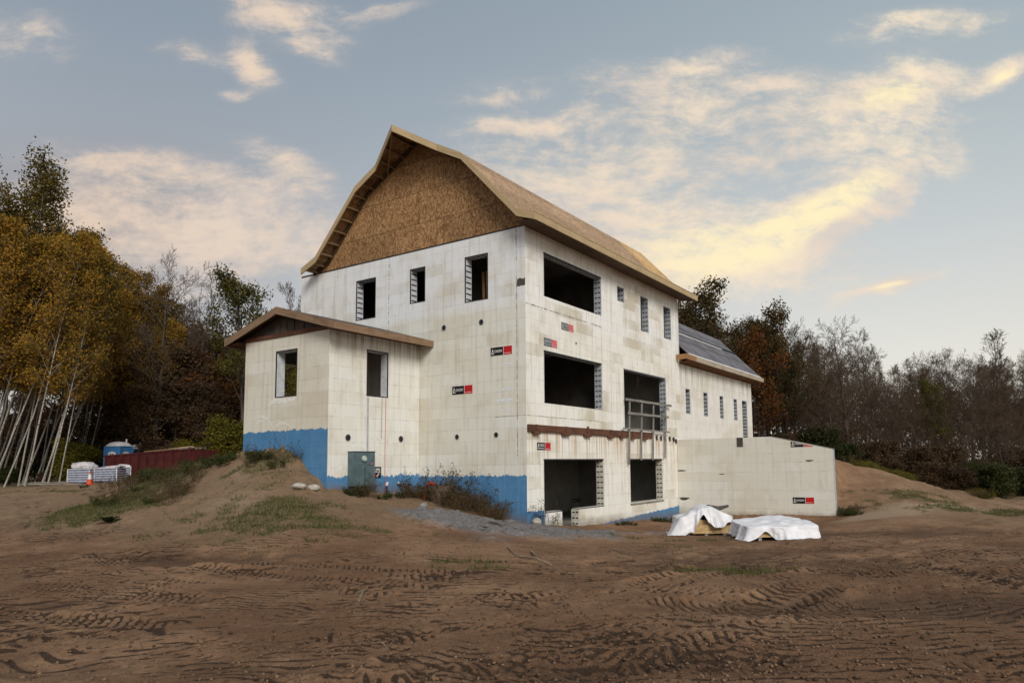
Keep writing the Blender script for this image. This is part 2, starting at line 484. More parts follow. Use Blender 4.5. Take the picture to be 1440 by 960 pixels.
def mat_wood(name, lo, hi, stain=(0.12, 0.07, 0.04), stain_amt=0.4, scale=(2.0, 30.0, 30.0)):
    m, N, b = new_mat(name)
    t = N.n('ShaderNodeTexCoord').outputs['Object']
    uv = N.n('ShaderNodeUVMap').outputs[0]
    g = N.noise(N.scl(uv, (1.2, 26, 1)), 1, 5, 0.6, 0.6)
    c = N.mix(N.sm(g, 0.3, 0.7), lo, hi)
    bl = N.noise(t, 1.1, 5, 0.65)
    c = N.mix(N.m('MULTIPLY', N.sm(bl, 0.48, 0.7), stain_amt), c, stain)
    kn = N.voro(N.scl(uv, (1.6, 9, 1)), 1.0)
    c = N.mix(N.m('MULTIPLY', N.sm(kn, 0.11, 0.05), 0.55), c, tuple(x * 0.3 for x in lo))
    N.set(b.inputs['Base Color'], c)
    b.inputs['Roughness'].default_value = 0.8
    bp = N.n('ShaderNodeBump', {'Strength': 0.3, 'Distance': 0.004, 'Height': g})
    N.set(b.inputs['Normal'], bp.outputs[0])
    return m


MT = {}
MT['icf_gable'] = mat_icf('foam_block_gable', (1.60, 0.0), (), 7.35, 1.0, aged=(0.67, 0.66, 0.595), blue_amp=0.38, splash=(0.02, -0.20))
MT['icf_side'] = mat_icf('foam_block_side', (-0.50, 0.035), ((-0.5, 1.03, 0.42),), 7.0, 0.75, clean=(0.79, 0.785, 0.765), aged=(0.78, 0.765, 0.70), patch=0.85, streak=1.15, drip=(3.02, 1.6, (0.45, 0.27, 0.13)), splash=(-0.15, -0.035))
MT['icf_far'] = mat_icf('foam_block_far', None, (), 20.0, 0.35, clean=(0.79, 0.78, 0.745), patch=0.2, drip=(6.75, 1.5, (0.28, 0.26, 0.22)))
MT['icf_wingf'] = mat_icf('foam_block_wing_front', (3.20, 0.0), (), 20.0, 1.0, aged=(0.65, 0.625, 0.54), blue_amp=0.32, patch=0.5)
MT['icf_wings'] = mat_icf('foam_block_wing_side', (1.66, 0.0), (), 20.0, 0.75, aged=(0.715, 0.70, 0.625), blue_amp=0.5, patch=0.3, splash=(1.0, -0.05), drip=(6.4, 1.0, (0.25, 0.18, 0.12)))
MT['icf_ret'] = mat_icf('foam_block_retaining', None, (), 20.0, 1.0, aged=(0.65, 0.635, 0.565), patch=0.22, streak=0.6, splash=(-0.55, 0.01))
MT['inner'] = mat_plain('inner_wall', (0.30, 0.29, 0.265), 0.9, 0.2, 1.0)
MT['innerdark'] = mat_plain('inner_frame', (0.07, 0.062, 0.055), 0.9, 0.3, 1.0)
MT['slab'] = mat_plain('concrete_slab', (0.22, 0.21, 0.19), 0.9, 0.2, 2.0)
MT['osb_gable'] = mat_osb('osb_gable', (0.115, 0.056, 0.022), (0.245, 0.133, 0.057), (0.43, 0.27, 0.135), 25, 11)
MT['osb_roof'] = mat_osb('osb_roof', (0.21, 0.13, 0.075), (0.35, 0.23, 0.14), (0.50, 0.355, 0.235), 16, 9)
MT['osb_under'] = mat_osb('osb_underside', (0.16, 0.09, 0.04), (0.27, 0.165, 0.08), (0.38, 0.25, 0.13), 10, 6)
MT['osb_golden'] = mat_osb('osb_roof_golden', (0.40, 0.24, 0.10), (0.56, 0.36, 0.16), (0.68, 0.46, 0.24), 6, 3)
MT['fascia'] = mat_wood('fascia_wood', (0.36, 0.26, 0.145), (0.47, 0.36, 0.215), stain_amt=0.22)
MT['soffit'] = mat_wood('shaded_soffit_wood', (0.065, 0.042, 0.026), (0.12, 0.075, 0.042), (0.04, .026, .018), 0.5)  # wood darkened to carry the under-eave shade in its colour
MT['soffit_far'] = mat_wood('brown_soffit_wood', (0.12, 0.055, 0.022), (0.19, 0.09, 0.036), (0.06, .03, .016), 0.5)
MT['lookout'] = mat_wood('lookout_wood', (0.21, 0.14, 0.075), (0.29, 0.195, 0.105), stain_amt=0.3)
MT['wingfascia'] = mat_wood('weathered_fascia', (0.17, 0.105, 0.065), (0.28, 0.185, 0.115), (0.07, 0.04, 0.025), 0.65)
MT['farfascia'] = mat_wood('pale_fascia', (0.30, 0.25, 0.19), (0.45, 0.39, 0.31), (0.16, 0.12, 0.08), 0.6)
MT['newwood'] = mat_wood('orange_wood', (0.27, 0.14, 0.060), (0.36, 0.20, 0.09), stain_amt=0.2)
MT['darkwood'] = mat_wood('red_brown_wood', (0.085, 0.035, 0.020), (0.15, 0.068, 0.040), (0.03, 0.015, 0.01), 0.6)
MT['greywood'] = mat_wood('weathered_grey_wood', (0.15, 0.14, 0.125), (0.30, 0.285, 0.26), (0.07, 0.06, 0.05), 0.5)
MT['felt'] = mat_plain('roof_felt', (0.075, 0.072, 0.075), 0.85, 0.3, 1.5, 0.01)
MT['felt_far'] = mat_plain('grey_roof_felt', (0.125, 0.12, 0.135), 0.7, 0.32, 1.1, 0.01)
MT['white'] = mat_plain('white_strip', (0.62, 0.61, 0.60), 0.6, 0.15, 2)
MT['black'] = mat_plain('black_edge', (0.02, 0.02, 0.022), 0.7, 0.3, 4)
MT['jamb_blue'] = mat_plain('foam_jamb_pale', (0.50, 0.52, 0.55), 0.8, 0.15, 6)
MT['jamb_grey'] = mat_plain('foam_jamb_grey', (0.34, 0.365, 0.40), 0.8, 0.2, 5)
MT['jamb_tan'] = mat_plain('foam_jamb_tan', (0.50, 0.48, 0.42), 0.8, 0.2, 5)
MT['concrete'] = mat_plain('pale_concrete', (0.42, 0.41, 0.39), 0.9, 0.2, 6, 0.005)
MT['redpaint'] = mat_plain('label_red', (0.46, 0.012, 0.016), 0.6, 0.12, 3)
MT['blackprint'] = mat_plain('label_black', (0.008, 0.009, 0.011), 0.6, 0.2, 3)
MT['whiteprint'] = mat_plain('label_white', (0.75, 0.75, 0.74), 0.6, 0.05, 3)
MT['redfade'] = mat_plain('label_red_faded', (0.60, 0.13, 0.15), 0.7, 0.2, 6)
MT['blackfade'] = mat_plain('label_black_faded', (0.095, 0.10, 0.11), 0.7, 0.3, 6)
MT['whitefade'] = mat_plain('label_white_faded', (0.50, 0.51, 0.52), 0.7, 0.1, 6)


# ------------------------------------------------------------------ ground
pts = []
def gp(px, d, z):
    x, y = at(px, d); pts.append((x, y, z))
for px in (-900, -300, 100, 400, 720, 1040, 1440, 1900):
    gp(px, 3, .20); gp(px, 7, .20); gp(px, 10, .19)
for px, d, z in ((-100, 13, .22), (100, 13.0, .22), (300, 13.2, .24), (500, 13.2, .24), (620, 14, .22), (760, 15, .10), (900, 16, .0), (1100, 16, -.05), (1300, 16, 0), (1500, 16, .05),
                 (100, 17, .35), (0, 20, .45), (-150, 24, .6), (60, 26, .75), (0, 33, 1.0), (120, 33, 1.05), (130, 39, 1.25), (40, 42, 1.2), (160, 46, 1.3), (0, 52, 1.3), (-200, 45, 1.2),
                 (230, 44, 1.55), (300, 42, 1.75), (330, 50, 1.9),
                 (300, 17.2, .62), (300, 20, 1.10), (300, 22, 1.55), (300, 24.5, 2.12), (330, 26, 2.45), (120, 18.5, .55), (180, 18.5, .72), (125, 21, .82), (200, 22, 1.15), (200, 26, 1.62), (240, 26, 1.85), (150, 24, 1.0), (140, 27, 1.05), (180, 30, 1.55), (255, 30, 2.1), (290, 34, 2.1),
                 (400, 18, .85), (400, 21, 1.55), (440, 17, .66), (470, 19, .95), (540, 18, .55), (540, 15, .3), (600, 17, .33), (600, 19.5, .55), (680, 18, .16), (700, 20, .20), (760, 19.5, -.02), (850, 19.5, -.22), (950, 19, -.25), (1050, 19, -.3), (1200, 20, -.3), (1400, 20, -.3),
                 (990, 22.5, -.38), (1090, 21, -.33), (1250, 24, -.35), (1440, 26, -.5), (1250, 28, -.15), (1440, 33, -.65), (1215, 33, .75), (1182, 38, 1.5), (1240, 38, .95), (1300, 41, .2), (1440, 41, -.62), (1600, 40, -.7), (1600, 26, -.4),
                 (1380, 50, -.4), (1250, 52, .6), (1150, 50, 1.6), (1000, 60, 2.0), (800, 70, 2.2), (500, 65, 2.4), (330, 70, 2.1), (120, 70, 1.5), (-200, 70, 1.3), (1440, 70, -.3), (1250, 72, .3), (1700, 60, -.5)):
    gp(px, d, z)
pts += [(-4.9, -4.15, 1.35), (-5.5, -4.1, 1.72), (-6.3, -4.1, 2.08), (-7.7, -4.1, 2.38), (-9.3, -4.1, 2.50), (-11, -2.5, 2.4), (-12.5, 3, 2.4), (-13, 10, 2.4), 
        (-4.65, -3.2, 1.18), (-4.65, -2, 1.06), (-4.6, -.3, .93), (-3, -.1, .74), (-1.5, -.1, .40), (-.4, -.1, .06), (.15, -.15, .0), (.15, 1.2, -.12), (.2, 3, -.30), (.2, 5, -.38), (.2, 8, -.46), (.2, 11.9, -.58), (3.5, 11.9, -.50), (7.15, 11.9, -.42), (7.6, 12.6, -.25), (7.5, 15, .5), (7.5, 19, 1.5), (0, 28, 2.7), (-6, 30, 2.6), (3, 17, 1.6)]
PTS = np.array(pts)
def _tps(r):
    return np.where(r > 1e-9, r * r * np.log(np.maximum(r, 1e-9)), 0)
_A = PTS[:, :2]
_K = _tps(np.hypot(_A[:, None, 0] - _A[None, :, 0], _A[:, None, 1] - _A[None, :, 1])) + np.eye(len(_A)) * 0.15
_Pm = np.c_[np.ones(len(_A)), _A]
_S = np.block([[_K, _Pm], [_Pm.T, np.zeros((3, 3))]])
_w = np.linalg.solve(_S, np.r_[PTS[:, 2], 0, 0, 0])


def gbase(x, y):
    x = np.asarray(x, float); y = np.asarray(y, float)
    # pull far points towards the built area so the terrain levels out
    cx, cy = 4.0, 4.0
    d = np.hypot(x - cx, y - cy)
    s = np.where(d > 68, (68 + 4 * np.log1p((np.maximum(d, 68) - 68) / 4)) / np.maximum(d, 1e-6), 1.0)
    xx = cx + (x - cx) * s; yy = cy + (y - cy) * s
    sh = xx.shape; xx = xx.ravel(); yy = yy.ravel()
    out = np.empty(len(xx))
    for i in range(0, len(xx), 40000):
        a = xx[i:i + 40000]; b = yy[i:i + 40000]
        r = np.hypot(a[:, None] - _A[None, :, 0], b[:, None] - _A[None, :, 1])
        out[i:i + 40000] = _tps(r) @ _w[:-3] + _w[-3] + _w[-2] * a + _w[-1] * b
    return np.clip(out.reshape(sh), -1.2, 3.2)


def gheight(x, y):
    z = gbase(x, y)
    # backfill held by the retaining wall
    fill = np.minimum(2.72, 2.95 - np.maximum(x - 3.0, 0) * .36)
    wgt = sst(y, 12.18, 12.42) * sst(x, 6.9, 6.2) * sst(x, -.2, .1) * sst(y, 27, 18)
    z = z + wgt * np.maximum(fill - z, 0)
    z = np.where((x > .1) & (x < 7) & (y > 12.5) & (y < 24), np.minimum(z, 2.75), z)
    return z


def gz(x, y):
    return float(gheight(np.array([x]), np.array([y]))[0])


def ground_hit(px, py):
    r = ray(px, py); t = 2.0
    while t < 90:
        q = CAM + r * t
        if q[2] < gz(q[0], q[1]):
            return q
        t *= 1.006
    return CAM + r * t


# polar sheet around the place the picture was taken from: fine near, coarse far
a_f = np.arctan2(FH[0], FH[1])
fine = np.arange(D2R(-46), D2R(41), 0.0030)
coarse = np.linspace(fine[-1] + 0.05, 2 * PI + fine[0] - 0.05, 56)
ang = np.r_[fine, coarse]
rad = [0.0001, 1.0, 2.0, 3.0]
r_ = 3.6
while r_ < 64:
    rad.append(r_); r_ *= 1.0030
while r_ < 1500:
    rad.append(r_); r_ *= 1.11
rad = np.array(rad)
RR, AA = np.meshgrid(rad, ang, indexing='ij')
GX = CAM[0] + RR * np.sin(a_f + AA); GY = CAM[1] + RR * np.cos(a_f + AA)
GZ = gheight(GX, GY)
inside = (GX > -11.4) & (GX < -.18) & (GY > .18) & (GY < 12.45)
GZ = np.where(inside, np.minimum(GZ, -.75), GZ)
inside = (GX > -9.0) & (GX < -4.98) & (GY > -3.8) & (GY < .2)
GZ = np.where(inside, np.minimum(GZ, 2.6), GZ)
near = sst(RR, 75, 40)
# lumps, ripples and clods
l1 = fbm(GX * 0.55, GY * 0.55, 4) - .5
l2 = fbm(GX * 2.3 + 40, GY * 2.3, 4) - .5
l3 = fbm(GX * 9 + 11, GY * 9 + 5, 3) - .5
ridged = 1 - np.abs(2 * fbm(GX * 1.6 + 9, GY * 1.6 + 77, 4) - 1)
rough_area = np.clip(0.55 + 1.3 * (fbm(GX * .22 + 5, GY * .22 + 3, 3) - .42), .15, 1.2)
bank = sst(GX, 7, 10) * sst(GY, 12, 15)
mound0 = sst(gbase(GX, GY), .28, .6) * sst(GX, 2, -2)
disp = near * (mound0 * (l2 * .14 + l3 * .05) + bank * (l2 * .22 + l1 * .25) + l1 * .10 + l2 * .040 * rough_area + l3 * .035 * rough_area)
# old machine prints all over the flat ground: short broken strokes across the ways driven
gu = (GX - CAM[0]) * RH[0] + (GY - CAM[1]) * RH[1]; gv = (GX - CAM[0]) * FH[0] + (GY - CAM[1]) * FH[1]
wx = fbm(gu * .35 + 7, gv * .35 + 2, 3) - .5; wy = fbm(gu * 1.3 + 3, gv * 1.3 + 9, 3) - .5
flow = gv + .35 * np.sin(gu * .22 + .6) + 1.3 * wx + .16 * wy + .10 * np.abs(((gu * .9 + 2 * wx) % 1.0) - .5) * 2
st = sst(.5 + .5 * np.cos(2 * PI * flow / .20), .52, 1.0)
brk = sst(fbm(gu * 3.4 + 50, gv * 3.6, 3), .38, .50) * sst(fbm(gu * .45 + 20, gv * .9 + 13, 3), .34, .54)
level = sst(gbase(GX, GY), .62, .30) * sst(RR, 34, 20)
strokes = st * brk * level
disp -= strokes * .012
# tracked machine prints: paths in ground coordinates
def hitxy(px, py):
    q = ground_hit(px, py); return q[0], q[1]
paths = [([(-60, 790), (200, 800), (520, 818), (800, 838), (1100, 848), (1560, 812)], .42, 0.132, 1.0),
         ([(-60, 830), (260, 860), (560, 878), (860, 888), (1180, 878), (1560, 850)], .42, 0.132, .9),
         ([(-60, 935), (300, 912), (620, 930), (940, 935), (1250, 925), (1560, 935)], .42, 0.136, .9),
         ([(-60, 800), (150, 812), (420, 835), (700, 860), (1000, 880), (1300, 870), (1560, 830)], .50, 0.139, 1.0),
         ([(-60, 850), (200, 872), (500, 890), (800, 905), (1150, 905), (1560, 890)], .50, 0.139, .9),
         ([(820, 985), (800, 940), (830, 900), (920, 862), (1050, 820), (1200, 785), (1400, 758), (1560, 742)], .42, 0.164, 1.3),
         ([(1010, 985), (1040, 935), (1100, 895), (1210, 850), (1330, 815), (1560, 775)], .42, 0.164, 1.15),
         ([(480, 838), (660, 826), (860, 822), (1050, 806), (1240, 775), (1440, 735)], .45, 0.147, 1.1),
         ([(560, 862), (720, 848), (900, 846), (1110, 836), (1300, 803), (1500, 780)], .45, 0.147, 1.0),
         ([(-60, 770), (60, 762), (110, 735), (90, 705), (40, 690), (-80, 684)], .5, 0.164, .8),
         ([(60, 835), (130, 800), (150, 765), (125, 735), (100, 708), (80, 696)], .5, 0.164, .8),
         ([(-60, 905), (150, 925), (380, 945), (600, 955), (900, 950)], .5, 0.139, 1.0),
         ([(1440, 905), (1300, 890), (1150, 935), (1080, 985)], .45, 0.147, .9),
         ([(620, 800), (800, 812), (980, 800), (1150, 768), (1300, 752), (1500, 752)], .45, 0.147, .8),
         ([(1120, 760), (1260, 776), (1400, 800), (1560, 835)], .45, 0.147, .9),
         ([(640, 985), (610, 930), (660, 890), (760, 868), (900, 858)], .4, 0.147, .7)]
fx, fy = GX.ravel(), GY.ravel()
track = np.zeros(len(fx)); tdark = np.zeros(len(fx))
for pl, hw, pitch, amt, off in [(a_, h_, p_, m_, o_) for (a_, h_, p_, m_) in paths for o_ in (-.95, .95)]:
    q = np.array([hitxy(*p) for p in pl])
    tq = np.gradient(q, axis=0); tq /= np.linalg.norm(tq, axis=1)[:, None]
    q = q + np.c_[-tq[:, 1], tq[:, 0]] * off
    hw = hw * .9
    # Catmull-Rom
    qq = np.vstack([2 * q[0] - q[1], q, 2 * q[-1] - q[-2]])
    cur = []
    for i in range(1, len(qq) - 2):
        t = np.linspace(0, 1, 40, endpoint=False)[:, None]
        p0, p1, p2, p3 = qq[i - 1], qq[i], qq[i + 1], qq[i + 2]
        cur.append(.5 * (2 * p1 + (p2 - p0) * t + (2 * p0 - 5 * p1 + 4 * p2 - p3) * t ** 2 + (3 * p1 - p0 - 3 * p2 + p3) * t ** 3))
    cur = np.vstack(cur)
    seg = np.r_[0, np.cumsum(np.hypot(*np.diff(cur, axis=0).T))]
    tan = np.gradient(cur, axis=0); tan /= np.linalg.norm(tan, axis=1)[:, None]
    lo = cur.min(0) - hw * 1.5; hi = cur.max(0) + hw * 1.5
    idx = np.where((fx > lo[0]) & (fx < hi[0]) & (fy > lo[1]) & (fy < hi[1]) & (RR.ravel() > 3.2))[0]
    for i in range(0, len(idx), 15000):
        ii = idx[i:i + 15000]
        dx = fx[ii][:, None] - cur[None, :, 0]; dy = fy[ii][:, None] - cur[None, :, 1]
        j = np.argmin(dx * dx + dy * dy, axis=1)
        r0 = np.arange(len(ii))
        s = dx[r0, j] * -tan[j, 1] + dy[r0, j] * tan[j, 0]
        tt = seg[j] + dx[r0, j] * tan[j, 0] + dy[r0, j] * tan[j, 1]
        wgl = (vnoise(fx[ii] * 1.7, fy[ii] * 1.7) - .5) * .12
        e = sst(np.abs(s + wgl), hw, hw * .82)
        wear = sst(vnoise(fx[ii] * .9 + 31, fy[ii] * .9) + .35 * vnoise(fx[ii] * 5, fy[ii] * 5), .35, .85)
        ph = (tt + np.abs(s) * .75 + (vnoise(tt * 2, s * 2) - .5) * .06) / pitch
        lug = .5 + .5 * np.cos(2 * PI * ph)
        lug = sst(lug, .48, .85)
        gap = sst(np.abs(s), .03, .07)
        val = e * wear * amt
        track[ii] = track[ii] * (1 - e * .6) + val * (-.024 * lug * gap - .010)
        berm = sst(np.abs(s), hw * .8, hw) * sst(np.abs(s), hw * 1.45, hw * 1.05)
        track[ii] += berm * .03 * wear * amt
        tdark[ii] = np.maximum(tdark[ii] * (1 - e * .6), val * lug * gap * 1.1)
track = track.reshape(GX.shape); tdark = tdark.reshape(GX.shape)
flat = sst(RR, 22, 15) * 1.0
flat = np.maximum(flat, sst(GX, -8, -12) * .6)
disp += track
# masks: grey silt, moss green, pale sand, dark damp
def blob(px, py, rx, ry, rot=0.0):
    """soft patch lying on the ground, given where the photograph shows it, sized in metres"""
    q = ground_hit(px, py)
    dx, dy = GX - q[0], GY - q[1]
    a = dx * RH[0] + dy * RH[1]; b = dx * FH[0] + dy * FH[1]
    c, s = math.cos(rot), math.sin(rot)
    return np.exp(-(((a * c + b * s) / rx) ** 2 + ((-a * s + b * c) / ry) ** 2))
wob = fbm(GX * .8 + 3, GY * .8 + 8, 4) - .5
grey = 1.1 * blob(690, 744, 2.2, 1.5, -.15) + blob(625, 728, 1.4, 1.2) + 1.1 * blob(790, 750, 2.2, 1.4) + .55 * blob(880, 752, 2.2, .6) + .7 * blob(405, 640, .9, .5) + .3 * blob(740, 765, 2.5, .5)
grey = sst(grey + wob * .8, .32, .75)
green = .30 * blob(300, 705, 3.4, 3.8) + .4 * blob(480, 740, 3.0, 1.2) + .3 * blob(1020, 800, 3.0, 1.2) + .35 * blob(150, 930, 2.0, .5) + .8 * blob(640, 790, 1.0, .35, .3) + .6 * blob(655, 800, .9, .15) + .45 * blob(350, 725, 1.3, 2.0) + .42 * blob(430, 715, 1.2, 1.6) + .35 * blob(400, 760, 2, 1.2) + 1.0 * blob(210, 680, 1.2, 4.0) + 1.0 * blob(250, 668, 1.5, 4.0) + .9 * blob(370, 655, 1.0, .8) + .8 * blob(150, 720, 1.2, 1.5) + .6 * blob(880, 757, 1.0, .4) + .5 * blob(1000, 760, 1.5, .5) + .55 * blob(1030, 800, 1.2, .5) + .5 * blob(1310, 698, 3.0, 1.2) + .9 * blob(1430, 722, 5, 1.0) + .4 * blob(1270, 700, 2.0, 1.2) + .5 * blob(940, 770, 1.2, .3) + .3 * blob(620, 950, .5, .2) + .3 * blob(1210, 955, .5, .2) + .6 * blob(100, 690, 3, 1.0)
green = sst(green + (fbm(GX * 2.2, GY * 2.2 + 60, 4) - .5) * 1.3, .3, .8)
green = np.maximum(green, sst(RR, 46, 56) * .8)
sand = 1.0 * blob(1240, 722, 2.2, 1.3, .1) + .7 * blob(1330, 712, 2.5, .8) + .7 * blob(1420, 712, 4.0, .8) + .5 * blob(350, 705, 1.8, 2.2) + .35 * blob(120, 770, 2, 1.5) + .35 * blob(330, 670, 2, 2)
sand = sst(sand + wob * .6, .25, .85)
dampm = .9 * blob(835, 790, .9, .3, .1) + .6 * blob(870, 800, .9, .25) + 1.1 * blob(300, 784, 1.8, .4) + 1.0 * blob(430, 789, 2.8, .3) + .9 * blob(200, 779, 1.2, .4) + .5 * blob(160, 775, .9, .4) + .9 * blob(1250, 750, 5.5, 2.2) + .85 * blob(1200, 790, 4.5, 1.6) + .75 * blob(1020, 775, 3.0, 1.2) + .7 * blob(1380, 850, 2.5, 1.0) + .6 * blob(1050, 850, 2.0, .6) + .6 * blob(60, 890, 2.0, 1.0) + .5 * blob(900, 930, 2.5, .6) + .5 * blob(350, 940, 2, .4) + .5 * blob(1350, 830, 2.0, .6) + .5 * blob(30, 850, 1.8, .5) + .4 * blob(60, 930, 1.5, .4) + .4 * blob(1340, 860, 1.5, .3) + .6 * blob(415, 655, 1.2, .6)
dampm = np.clip(dampm + wob * .9, 0, 1)
disp -= .10 * near * sst(dampm, .4, .9) * sst(RR, 22, 18)
disp += grey * near * ((ridged - .6) * .26 + .05 + .10 * l3)
# crumbled heap by the wing corner
hp = ground_hit(405, 646)
heap = np.exp(-(((GX - hp[0]) / 1.1) ** 2 + ((GY - hp[1]) / .8) ** 2))
disp += heap * (.32 + .5 * l2) 
GZ = GZ + disp
dk = np.clip(1.0 * tdark + .95 * strokes + .35 * sst(-l3 * rough_area - .25 * l2, .02, .16) * sst(RR, 40, 18), 0, 1)  # pressed dark soil of prints and hollows, their shade painted in too
mound = np.clip(sst(gbase(GX, GY), .28, .55) * sst(GX, 2, -2) + sst(GX, 7, 9) * sst(GY, 8, 13) * .7, 0, 1)
nr, na = GX.shape
V = np.c_[GX.ravel(), GY.ravel(), GZ.ravel()]
I = np.arange(nr * na).reshape(nr, na)
I2 = np.concatenate([I, I[:, :1]], axis=1)
F_ = np.stack([I2[:-1, :-1], I2[1:, :-1], I2[1:, 1:], I2[:-1, 1:]], -1).reshape(-1, 4)[:, ::-1]

m, N, b = new_mat('bare_soil')
pos = N.n('ShaderNodeNewGeometry').outputs['Position']
def A(nm): return N.n('ShaderNodeAttribute', attribute_name=nm).outputs['Fac']
f1 = N.noise(pos, 0.35, 5, 0.6); f2 = N.noise(pos, 2.6, 6, 0.65); f3 = N.noise(pos, 16, 5, 0.7); f4 = N.noise(pos, 70, 3, 0.7)
c = N.mix(N.sm(f1, 0.35, 0.65), (0.190, 0.104, 0.058, 1), (0.325, 0.195, 0.115, 1))
c = N.mix(N.m('MULTIPLY', A('mound'), 0.62), c, N.mix(N.sm(f2, .35, .65), (0.215, 0.155, 0.098, 1), (0.29, 0.215, 0.14, 1)))
c = N.mix(N.m('MULTIPLY', N.sm(f2, 0.42, 0.68), 0.5), c, (0.165, 0.092, 0.055, 1))
c = N.mix(N.m('MULTIPLY', N.sm(f2, 0.45, 0.25), 0.5), c, (0.40, 0.27, 0.17, 1))
c = N.mix(N.m('MULTIPLY', A('sand'), 0.7), c, (0.40, 0.305, 0.21, 1))
c = N.mix(N.m('MULTIPLY', A('grey'), 0.85), c, N.mix(N.sm(f3, 0.3, 0.7), (0.10, 0.104, 0.11, 1), (0.285, 0.295, 0.305, 1)))
grn = N.mix(N.sm(f3, .35, .65), (0.052, 0.062, 0.018, 1), (0.10, 0.105, 0.035, 1))
c = N.mix(N.m('MULTIPLY', A('green'), N.sm(f3, 0.36, 0.6, 0.15, 0.75)), c, grn)
dmk = N.m('ADD', A('dark'), N.m('ADD', N.m('MULTIPLY', N.m('SUBTRACT', f3, .5), .75), N.m('MULTIPLY', N.m('SUBTRACT', f4, .5), .35)))
dampf = N.sm(N.m('ADD', A('damp'), N.m('MULTIPLY', N.m('SUBTRACT', f2, .5), 1.1)), .25, 1.0)
c = N.mix(N.m('MULTIPLY', dampf, 0.72), c, (0.088, 0.053, 0.034, 1))
c = N.mix(N.m('MULTIPLY', A('dark'), 0.42), c, (0.095, 0.058, 0.037, 1))
c = N.mix(N.m('MULTIPLY', N.sm(dmk, 0.48, 0.74), 0.86), c, (0.044, 0.028, 0.019, 1))
c = N.mix(N.m('MULTIPLY', N.sm(f3, 0.52, 0.70), 0.6), c, (0.060, 0.040, 0.028, 1))
c = N.mix(N.m('MULTIPLY', N.sm(f4, 0.58, 0.75), 0.45), c, (0.38, 0.29, 0.205, 1))
c = N.mix(N.m('MULTIPLY', N.sm(f4, 0.42, 0.28), 0.4), c, (0.06, 0.042, 0.03, 1))
N.set(b.inputs['Base Color'], c); b.inputs['Roughness'].default_value = 0.95; b.inputs['Specular IOR Level'].default_value = 0.1
bp = N.n('ShaderNodeBump', {'Strength': 0.9, 'Distance': 0.085, 'Height': N.m('ADD', N.m('MULTIPLY', f3, 0.7), N.m('MULTIPLY', f4, 0.3))})
N.set(b.inputs['Normal'], bp.outputs[0])
ground = np_obj('ground', V, F_, m, smooth=True, attrs={'mound': mound.ravel(), 'dark': dk.ravel(), 'damp': dampm.ravel(), 'green': green.ravel(), 'grey': grey.ravel(), 'sand': sand.ravel()})
tag(ground, kind='structure')
GROUND_G = green; GROUND_GREY = grey


def gsurf(x, y):
    """height of the finished sheet (nearest vertex) at a point"""
    dx, dy = x - CAM[0], y - CAM[1]
    r = math.hypot(dx, dy); a = (math.atan2(dx, dy) - a_f + PI) % (2 * PI) - PI
    if a < ang[0]: a += 2 * PI
    i = int(np.clip(np.searchsorted(rad, r), 1, len(rad) - 1)); i = i if rad[i] - r < r - rad[i - 1] else i - 1
    j = int(np.clip(np.searchsorted(ang, a), 1, len(ang) - 1)); j = j if ang[j] - a < a - ang[j - 1] else j - 1
    return float(GZ[i, j])


# ================================================================== THE HOUSE
house = thing('unfinished_house', 'white foam block house under construction with barn shaped wooden roof and blue painted base', 'house')


def wall_panel(name, mp, us, zs, holes, thick, mats, uoff=0.0, end=False, parent=house):
    """mp(u, z, d): u along, z up, d inward. holes (u0,u1,z0,z1)"""
    U = sorted(set([us[0], us[1]] + [h for q in holes for h in q[:2] if us[0] < h < us[1]]))
    Z = sorted(set([zs[0], zs[1]] + [h for q in holes for h in q[2:] if zs[0] < h < zs[1]]))
    mb = MB()
    def hole(u, z): return any(q[0] < u < q[1] and q[2] < z < q[3] for q in holes)
    solid = lambda i, j: 0 <= i < len(U) - 1 and 0 <= j < len(Z) - 1 and not hole((U[i] + U[i + 1]) / 2, (Z[j] + Z[j + 1]) / 2)
    for i in range(len(U) - 1):
        for j in range(len(Z) - 1):
            if not solid(i, j): continue
            a, b_, c_, d_ = U[i], U[i + 1], Z[j], Z[j + 1]
            q = [(a, c_), (b_, c_), (b_, d_), (a, d_)]
            mb.face([mp(u, z, 0) for u, z in q], 0, [(u + uoff, z) for u, z in q])
            mb.face([mp(u, z, thick) for u, z in q][::-1], 1, [(u + uoff, z) for u, z in q][::-1])
            for (di, dj, e) in ((-1, 0, ((a, c_), (a, d_))), (1, 0, ((b_, c_), (b_, d_))), (0, -1, ((a, c_), (b_, c_))), (0, 1, ((a, d_), (b_, d_)))):
                if not solid(i + di, j + dj):
                    (u0, z0), (u1, z1) = e
                    if end and di == 1 and i == len(U) - 2:      # the end seen round the corner belongs to the next wall's face
                        mb.face([mp(u0, z0, 0), mp(u1, z0, thick), mp(u1, z1, thick), mp(u0, z1, 0)], 2, [(end[0], z0), (end[1], z0), (end[1], z1), (end[0], z1)])
                        continue
                    mb.face([mp(u0, z0, 0), mp(u1, z1, 0), mp(u1, z1, thick), mp(u0, z0, thick)], 0, [(u0 + uoff, z0), (u1 + uoff, z1), (u1 + uoff, z1), (u0 + uoff, z0)])
    return mb.build(name, mats, parent)


